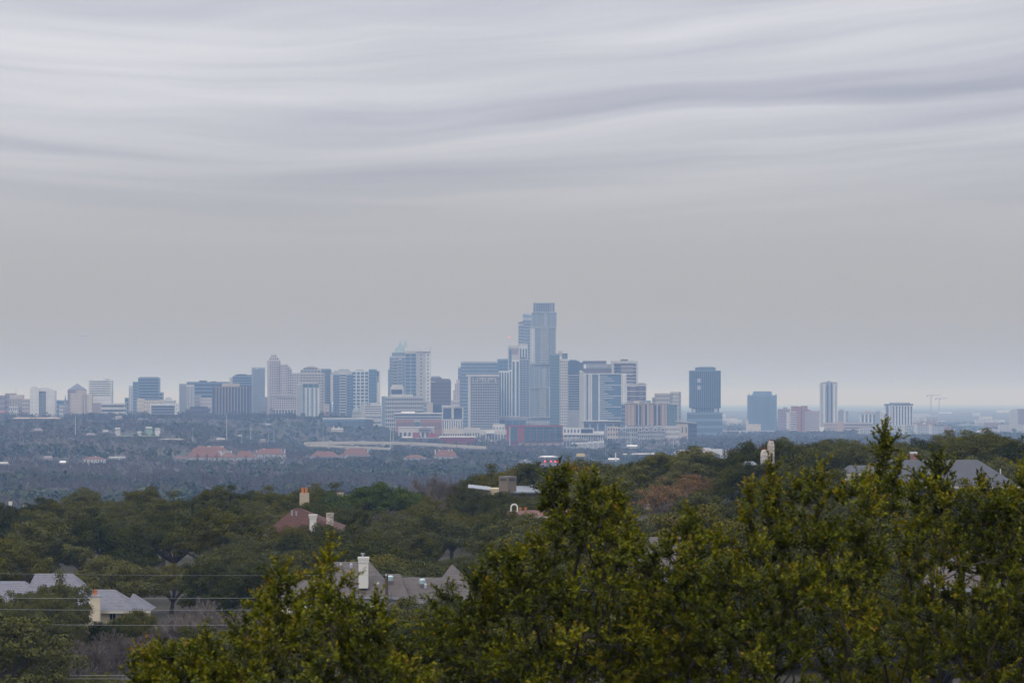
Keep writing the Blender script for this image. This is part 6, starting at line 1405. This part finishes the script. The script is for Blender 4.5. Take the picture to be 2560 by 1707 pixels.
# ---------------------------------------------------------------- the nearest oaks: branches, shoots and single leaves
def hue_ramp(name, rough):
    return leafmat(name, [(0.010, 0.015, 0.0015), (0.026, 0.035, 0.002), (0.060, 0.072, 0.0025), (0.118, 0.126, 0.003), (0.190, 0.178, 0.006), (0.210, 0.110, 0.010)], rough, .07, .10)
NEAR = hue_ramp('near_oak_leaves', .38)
for nd in NEAR.node_tree.nodes:
    if nd.type == 'MATH' and nd.operation == 'MULTIPLY': nd.inputs[1].default_value = 0.0 if nd.inputs[0].links[0].from_node.type == 'OBJECT_INFO' else 1.0
SOLO = [mat('leaf_tone_%s' % n_, c, .42, 0, .1, 20, .07) for n_, c in (('dark', (0.022, 0.030, 0.002)), ('green', (0.055, 0.066, 0.0025)), ('olive', (0.110, 0.118, 0.003)), ('yellow', (0.185, 0.175, 0.006)))]
BARKN = mat('near_oak_bark', (0.040, 0.032, 0.026), .95, var=.3, scale=6)
LT = np.array([[0, 0, 0], [.30, .26, .035], [.72, .22, .03], [1, 0, -.03], [.72, -.22, .03], [.30, -.26, .035]])   # a folded oval blade, unit length
LF = np.array([[0, 1, 2, 3], [0, 3, 4, 5]])
def front_oak(label, pxs, sil, Y0, trunk_px, n_att, seed, ybot=1790, spread=1.1, n_solo=220, airy=150.0):
    rs = np.random.default_rng(seed)
    sx, sy = zip(*sil)
    A = []
    while len(A) < n_att:
        px = rs.uniform(pxs[0], pxs[1]); ys = np.interp(px, sx, sy)
        t = rs.uniform() ** 1.25
        py = ys + 42 + t * (ybot - ys)
        # thinner towards the tips of the crown so gaps show there
        dep = (py - ys) / airy
        if rs.uniform() > .16 + .84 * min(1, dep * .8): continue
        if math.sin(px / 43 + seed + 1.3 * math.sin(py / 57)) * math.sin(py / 47 + px / 110) < -.28 and rs.uniform() < .62: continue      # open pockets between the sprays
        A.append(np.array(P(px, py, Y0 + rs.normal(0, spread * min(1, .35 + dep * .4)))))
    # leaders up to the peaks of the outline
    for k in range(1, len(sil) - 1):
        if sil[k][1] < sil[k - 1][1] and sil[k][1] < sil[k + 1][1]:
            Yk = Y0 + rs.normal(0, .5)
            for f in np.linspace(0, 1, 7): A.append(np.array(P(sil[k][0] + rs.normal(0, 5) + f * rs.uniform(-12, 12), sil[k][1] + 38 + f * 130, Yk + f * .2)))
    A = np.array(A)
    gx = X(trunk_px, Y0); g = ground(gx, Y0)
    fork = np.array([gx, Y0, EYE - 5.2])
    nodes = [np.array([gx, Y0, g - 1.0]), np.array([gx + .05, Y0, g + 1.5]), np.array([gx - .08, Y0, g + 3.2]), fork]; par = [-1, 0, 1, 2]
    for k in range(8):    # main limbs
        tx = pxs[0] + (pxs[1] - pxs[0]) * (k + .5) / 8; e = np.array(P(tx, 1860 + rs.uniform(-60, 40), Y0 + rs.normal(0, 1.0)))
        m = fork + (e - fork) * .55 + np.array([0, rs.normal(0, .2), .25])
        nodes.append(m); par.append(3); nodes.append(e); par.append(len(nodes) - 2)
    NS = np.zeros((len(nodes) + len(A), 3)); NS[:len(nodes)] = nodes; n0 = n = len(nodes)
    dist = np.zeros(len(NS))
    for i in range(1, n): dist[i] = dist[par[i]] + np.linalg.norm(NS[i] - NS[par[i]])
    for a in A[np.argsort(np.linalg.norm(A - (fork + np.array([0, 0, .8])), axis=1))]:
        d = np.linalg.norm(NS[3:n] - a, axis=1); cost = d + .22 * dist[3:n] + 1.2 * np.maximum(0, NS[3:n, 2] - a[2])
        j = 3 + int(np.argmin(cost)); NS[n] = a; par.append(j); dist[n] = dist[j] + np.linalg.norm(a - NS[j]); n += 1
    load = np.ones(n)
    for i in range(n - 1, 0, -1): load[par[i]] += load[i]
    r = .0030 * load ** .44; r[:4] = np.maximum(r[:4], .15)
    # branch mesh (thin five or three sided tubes with a bend)
    V, Fq = [], []
    for i in range(1, n):
        a, b = NS[par[i]], NS[i]; d = b - a; ln = np.linalg.norm(d) + 1e-9; d = d / ln
        mid = (a + b) / 2 + rs.normal(size=3) * ln * .05
        u = np.cross(d, [.3, .2, .9] if abs(d[2]) < .9 else [1, 0, 0]); u /= np.linalg.norm(u); v = np.cross(d, u)
        k = 7 if r[i] > .03 else 4; o = len(V); ra = min(r[par[i]], r[i] * 1.35)
        for p_, rr in ((a, ra), (mid, (ra + r[i]) / 2), (b, r[i])):
            for q in range(k): V.append(p_ + (u * math.cos(6.2832 * q / k) + v * math.sin(6.2832 * q / k)) * rr)
        for s in range(2):
            for q in range(k): Fq.append([o + s * k + q, o + s * k + (q + 1) % k, o + (s + 1) * k + (q + 1) % k, o + (s + 1) * k + q])
    limb = np.full(n, .45)      # whole sprays differ in tone
    for i in range(n0, n): limb[i] = np.clip(limb[par[i]] * .8 + .2 * .42 + rs.normal(0, .17), 0, .95)
    # shoots with leaves
    LPos, LDir, LNor, LLen, LTin = [], [], [], [], []
    cen = fork + np.array([0, 0, 2.0])
    for i in range(n0, n):
        tip = load[i] <= 2
        up = NS[i] - NS[par[i]]; up = up / (np.linalg.norm(up) + 1e-9)
        ns = 6 if tip else 4
        bt = np.clip(limb[i] + rs.normal(0, .16), 0, 1)
        for _ in range(ns):
            out = NS[i] - cen; out = out / np.linalg.norm(out)
            d = up * .7 + out * .25 + np.array([0, 0, .55]) + rs.normal(size=3) * .62; d /= np.linalg.norm(d)
            ln = rs.uniform(.10, .27); o = len(V); p0, p1 = NS[i], NS[i] + d * ln
            u = np.cross(d, [.2, .9, .3]); u /= np.linalg.norm(u) + 1e-9; w_ = np.cross(d, u)
            for p_, rr in ((p0, .0028), (p1, .0015)):
                for q in range(3): V.append(p_ + (u * math.cos(2.094 * q) + w_ * math.sin(2.094 * q)) * rr)
            for q in range(3): Fq.append([o + q, o + (q + 1) % 3, o + 3 + (q + 1) % 3, o + 3 + q])
            m = int(6 + ln * 42); ph = rs.uniform(0, 6.28)
            for j in range(m):
                f = .12 + .88 * (j + rs.uniform(0, .5)) / m; a = ph + j * 2.4 + rs.normal(0, .3)
                rd = u * math.cos(a) + w_ * math.sin(a)
                ld = d * (.35 + .5 * f) + rd * (1.0 - .45 * f) + np.array([0, 0, .12]) + rs.normal(size=3) * .18
                LPos.append(p0 + d * ln * f); LDir.append(ld); LNor.append(d * .8 - rd * .5 + np.array([0, 0, .5]) + rs.normal(size=3) * .35)
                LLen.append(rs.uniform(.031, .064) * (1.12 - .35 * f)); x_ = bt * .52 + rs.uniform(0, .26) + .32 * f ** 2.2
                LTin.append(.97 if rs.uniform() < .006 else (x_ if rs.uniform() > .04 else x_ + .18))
    ax = unit(np.array(LDir)); pos = np.array(LPos); nn = np.array(LNor); ln = np.array(LLen); tn = np.clip(np.array(LTin), 0, 1)
    sd = unit(np.cross(nn, ax)); up = np.cross(ax, sd)
    root = thing('live_oak', label, 'tree', (gx, Y0, g), 'nearest oaks'); org = np.array([gx, Y0, g])
    # the largest upper leaves stand alone, the rest of the crown is one mass
    prj = HZ - (pos[:, 2] - EYE) / pos[:, 1] * F; vis = (prj < 1690)
    pick = np.zeros(len(pos), bool); cand = np.where(vis)[0]
    score = -pos[cand, 1] + ln[cand] * 30 + rs.uniform(0, 1.5, len(cand)); pick[cand[np.argsort(-score)[:n_solo]]] = True
    k = ~pick
    W3 = (pos[k][:, None, :] + ax[k][:, None, :] * (LT[None, :, 0:1] * ln[k][:, None, None]) + sd[k][:, None, :] * (LT[None, :, 1:2] * ln[k][:, None, None]) + up[k][:, None, :] * (LT[None, :, 2:3] * ln[k][:, None, None] * 2.2)) - org
    Fc = (np.arange(k.sum())[:, None, None] * 6 + LF[None]).reshape(-1, 4)
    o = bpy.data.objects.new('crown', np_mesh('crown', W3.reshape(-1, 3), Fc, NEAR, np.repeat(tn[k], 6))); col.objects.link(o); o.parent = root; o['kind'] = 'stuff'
    o = bpy.data.objects.new('trunk', np_mesh('trunk', np.array(V) - org, np.array(Fq), BARKN)); col.objects.link(o); o.parent = root
    for i in np.where(pick)[0]:
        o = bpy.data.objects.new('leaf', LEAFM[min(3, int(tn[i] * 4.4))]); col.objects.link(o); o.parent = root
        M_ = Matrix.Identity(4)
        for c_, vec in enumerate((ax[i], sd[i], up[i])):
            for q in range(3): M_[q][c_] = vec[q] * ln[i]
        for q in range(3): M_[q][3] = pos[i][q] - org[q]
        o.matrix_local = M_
    print(label, n, 'nodes', len(pos), 'leaves')
LEAFM = []
for m_ in SOLO:
    l2 = LT.copy(); l2[:, 2] *= 2.2
    LEAFM.append(np_mesh('leaf', l2, LF, m_))
front_oak('nearest oak with sprigs rising before the brown grey shingled house', (330, 1050),
          [(300, 1680), (335, 1612), (400, 1600), (470, 1612), (522, 1578), (560, 1590), (610, 1524), (660, 1480), (697, 1404), (735, 1425), (770, 1420), (811, 1350), (840, 1400), (872, 1420), (905, 1480), (936, 1478), (985, 1525), (1015, 1590), (1040, 1680), (1062, 1780)], 35.0, 720, 520, 11)
front_oak('middle nearest oak whose tip rises over the white bell arch house', (1058, 1640),
          [(1040, 1760), (1068, 1530), (1100, 1465), (1135, 1428), (1180, 1400), (1230, 1365), (1262, 1345), (1310, 1340), (1350, 1262), (1372, 1205), (1383, 1156), (1402, 1168), (1420, 1165), (1445, 1172), (1480, 1180), (1520, 1225), (1545, 1215), (1572, 1232), (1590, 1310), (1640, 1400), (1660, 1480)], 38.0, 1340, 740, 12)
front_oak('broad nearest oak filling the east side with its tallest sprig above the skyline foot', (1600, 2190),
          [(1580, 1450), (1610, 1370), (1650, 1350), (1698, 1306), (1741, 1268), (1770, 1300), (1820, 1310), (1860, 1290), (1876, 1195), (1895, 1260), (1930, 1152), (1955, 1240), (2000, 1190), (2036, 1148), (2075, 1170), (2110, 1190), (2150, 1170), (2205, 1068), (2240, 1190)], 37.0, 1900, 700, 13, airy=190.0)
front_oak('nearest oak at the east edge before the blue grey hip roofs', (2150, 2620),
          [(2130, 1400), (2165, 1185), (2207, 1060), (2225, 1112), (2250, 1122), (2290, 1150), (2345, 1122), (2370, 1130), (2400, 1190), (2450, 1178), (2500, 1195), (2545, 1165), (2580, 1120), (2640, 1140)], 40.0, 2400, 700, 14, airy=120.0)

# ---------------------------------------------------------------- haze in the air over the whole place
hm = bpy.data.materials.new('haze'); hm.use_nodes = True
t_ = hm.node_tree; t_.nodes.clear()
pv = t_.nodes.new('ShaderNodeVolumePrincipled'); pv.inputs['Color'].default_value = (0.355, 0.565, 0.975, 1); pv.inputs['Absorption Color'].default_value = (1, 1, 0, 1); pv.inputs['Density'].default_value = 1.08e-4; pv.inputs['Anisotropy'].default_value = 0.0
ou = t_.nodes.new('ShaderNodeOutputMaterial'); t_.links.new(pv.outputs[0], ou.inputs['Volume'])
hb = MB().box((-23500, -620, -6), (23500, 91000, EYE + 182)).build('haze', hm)
hb['kind'] = 'stuff'; hb['label'] = 'thin blue grey haze in the air'
for o in bpy.data.objects:
    if '_o' in o: del o['_o']
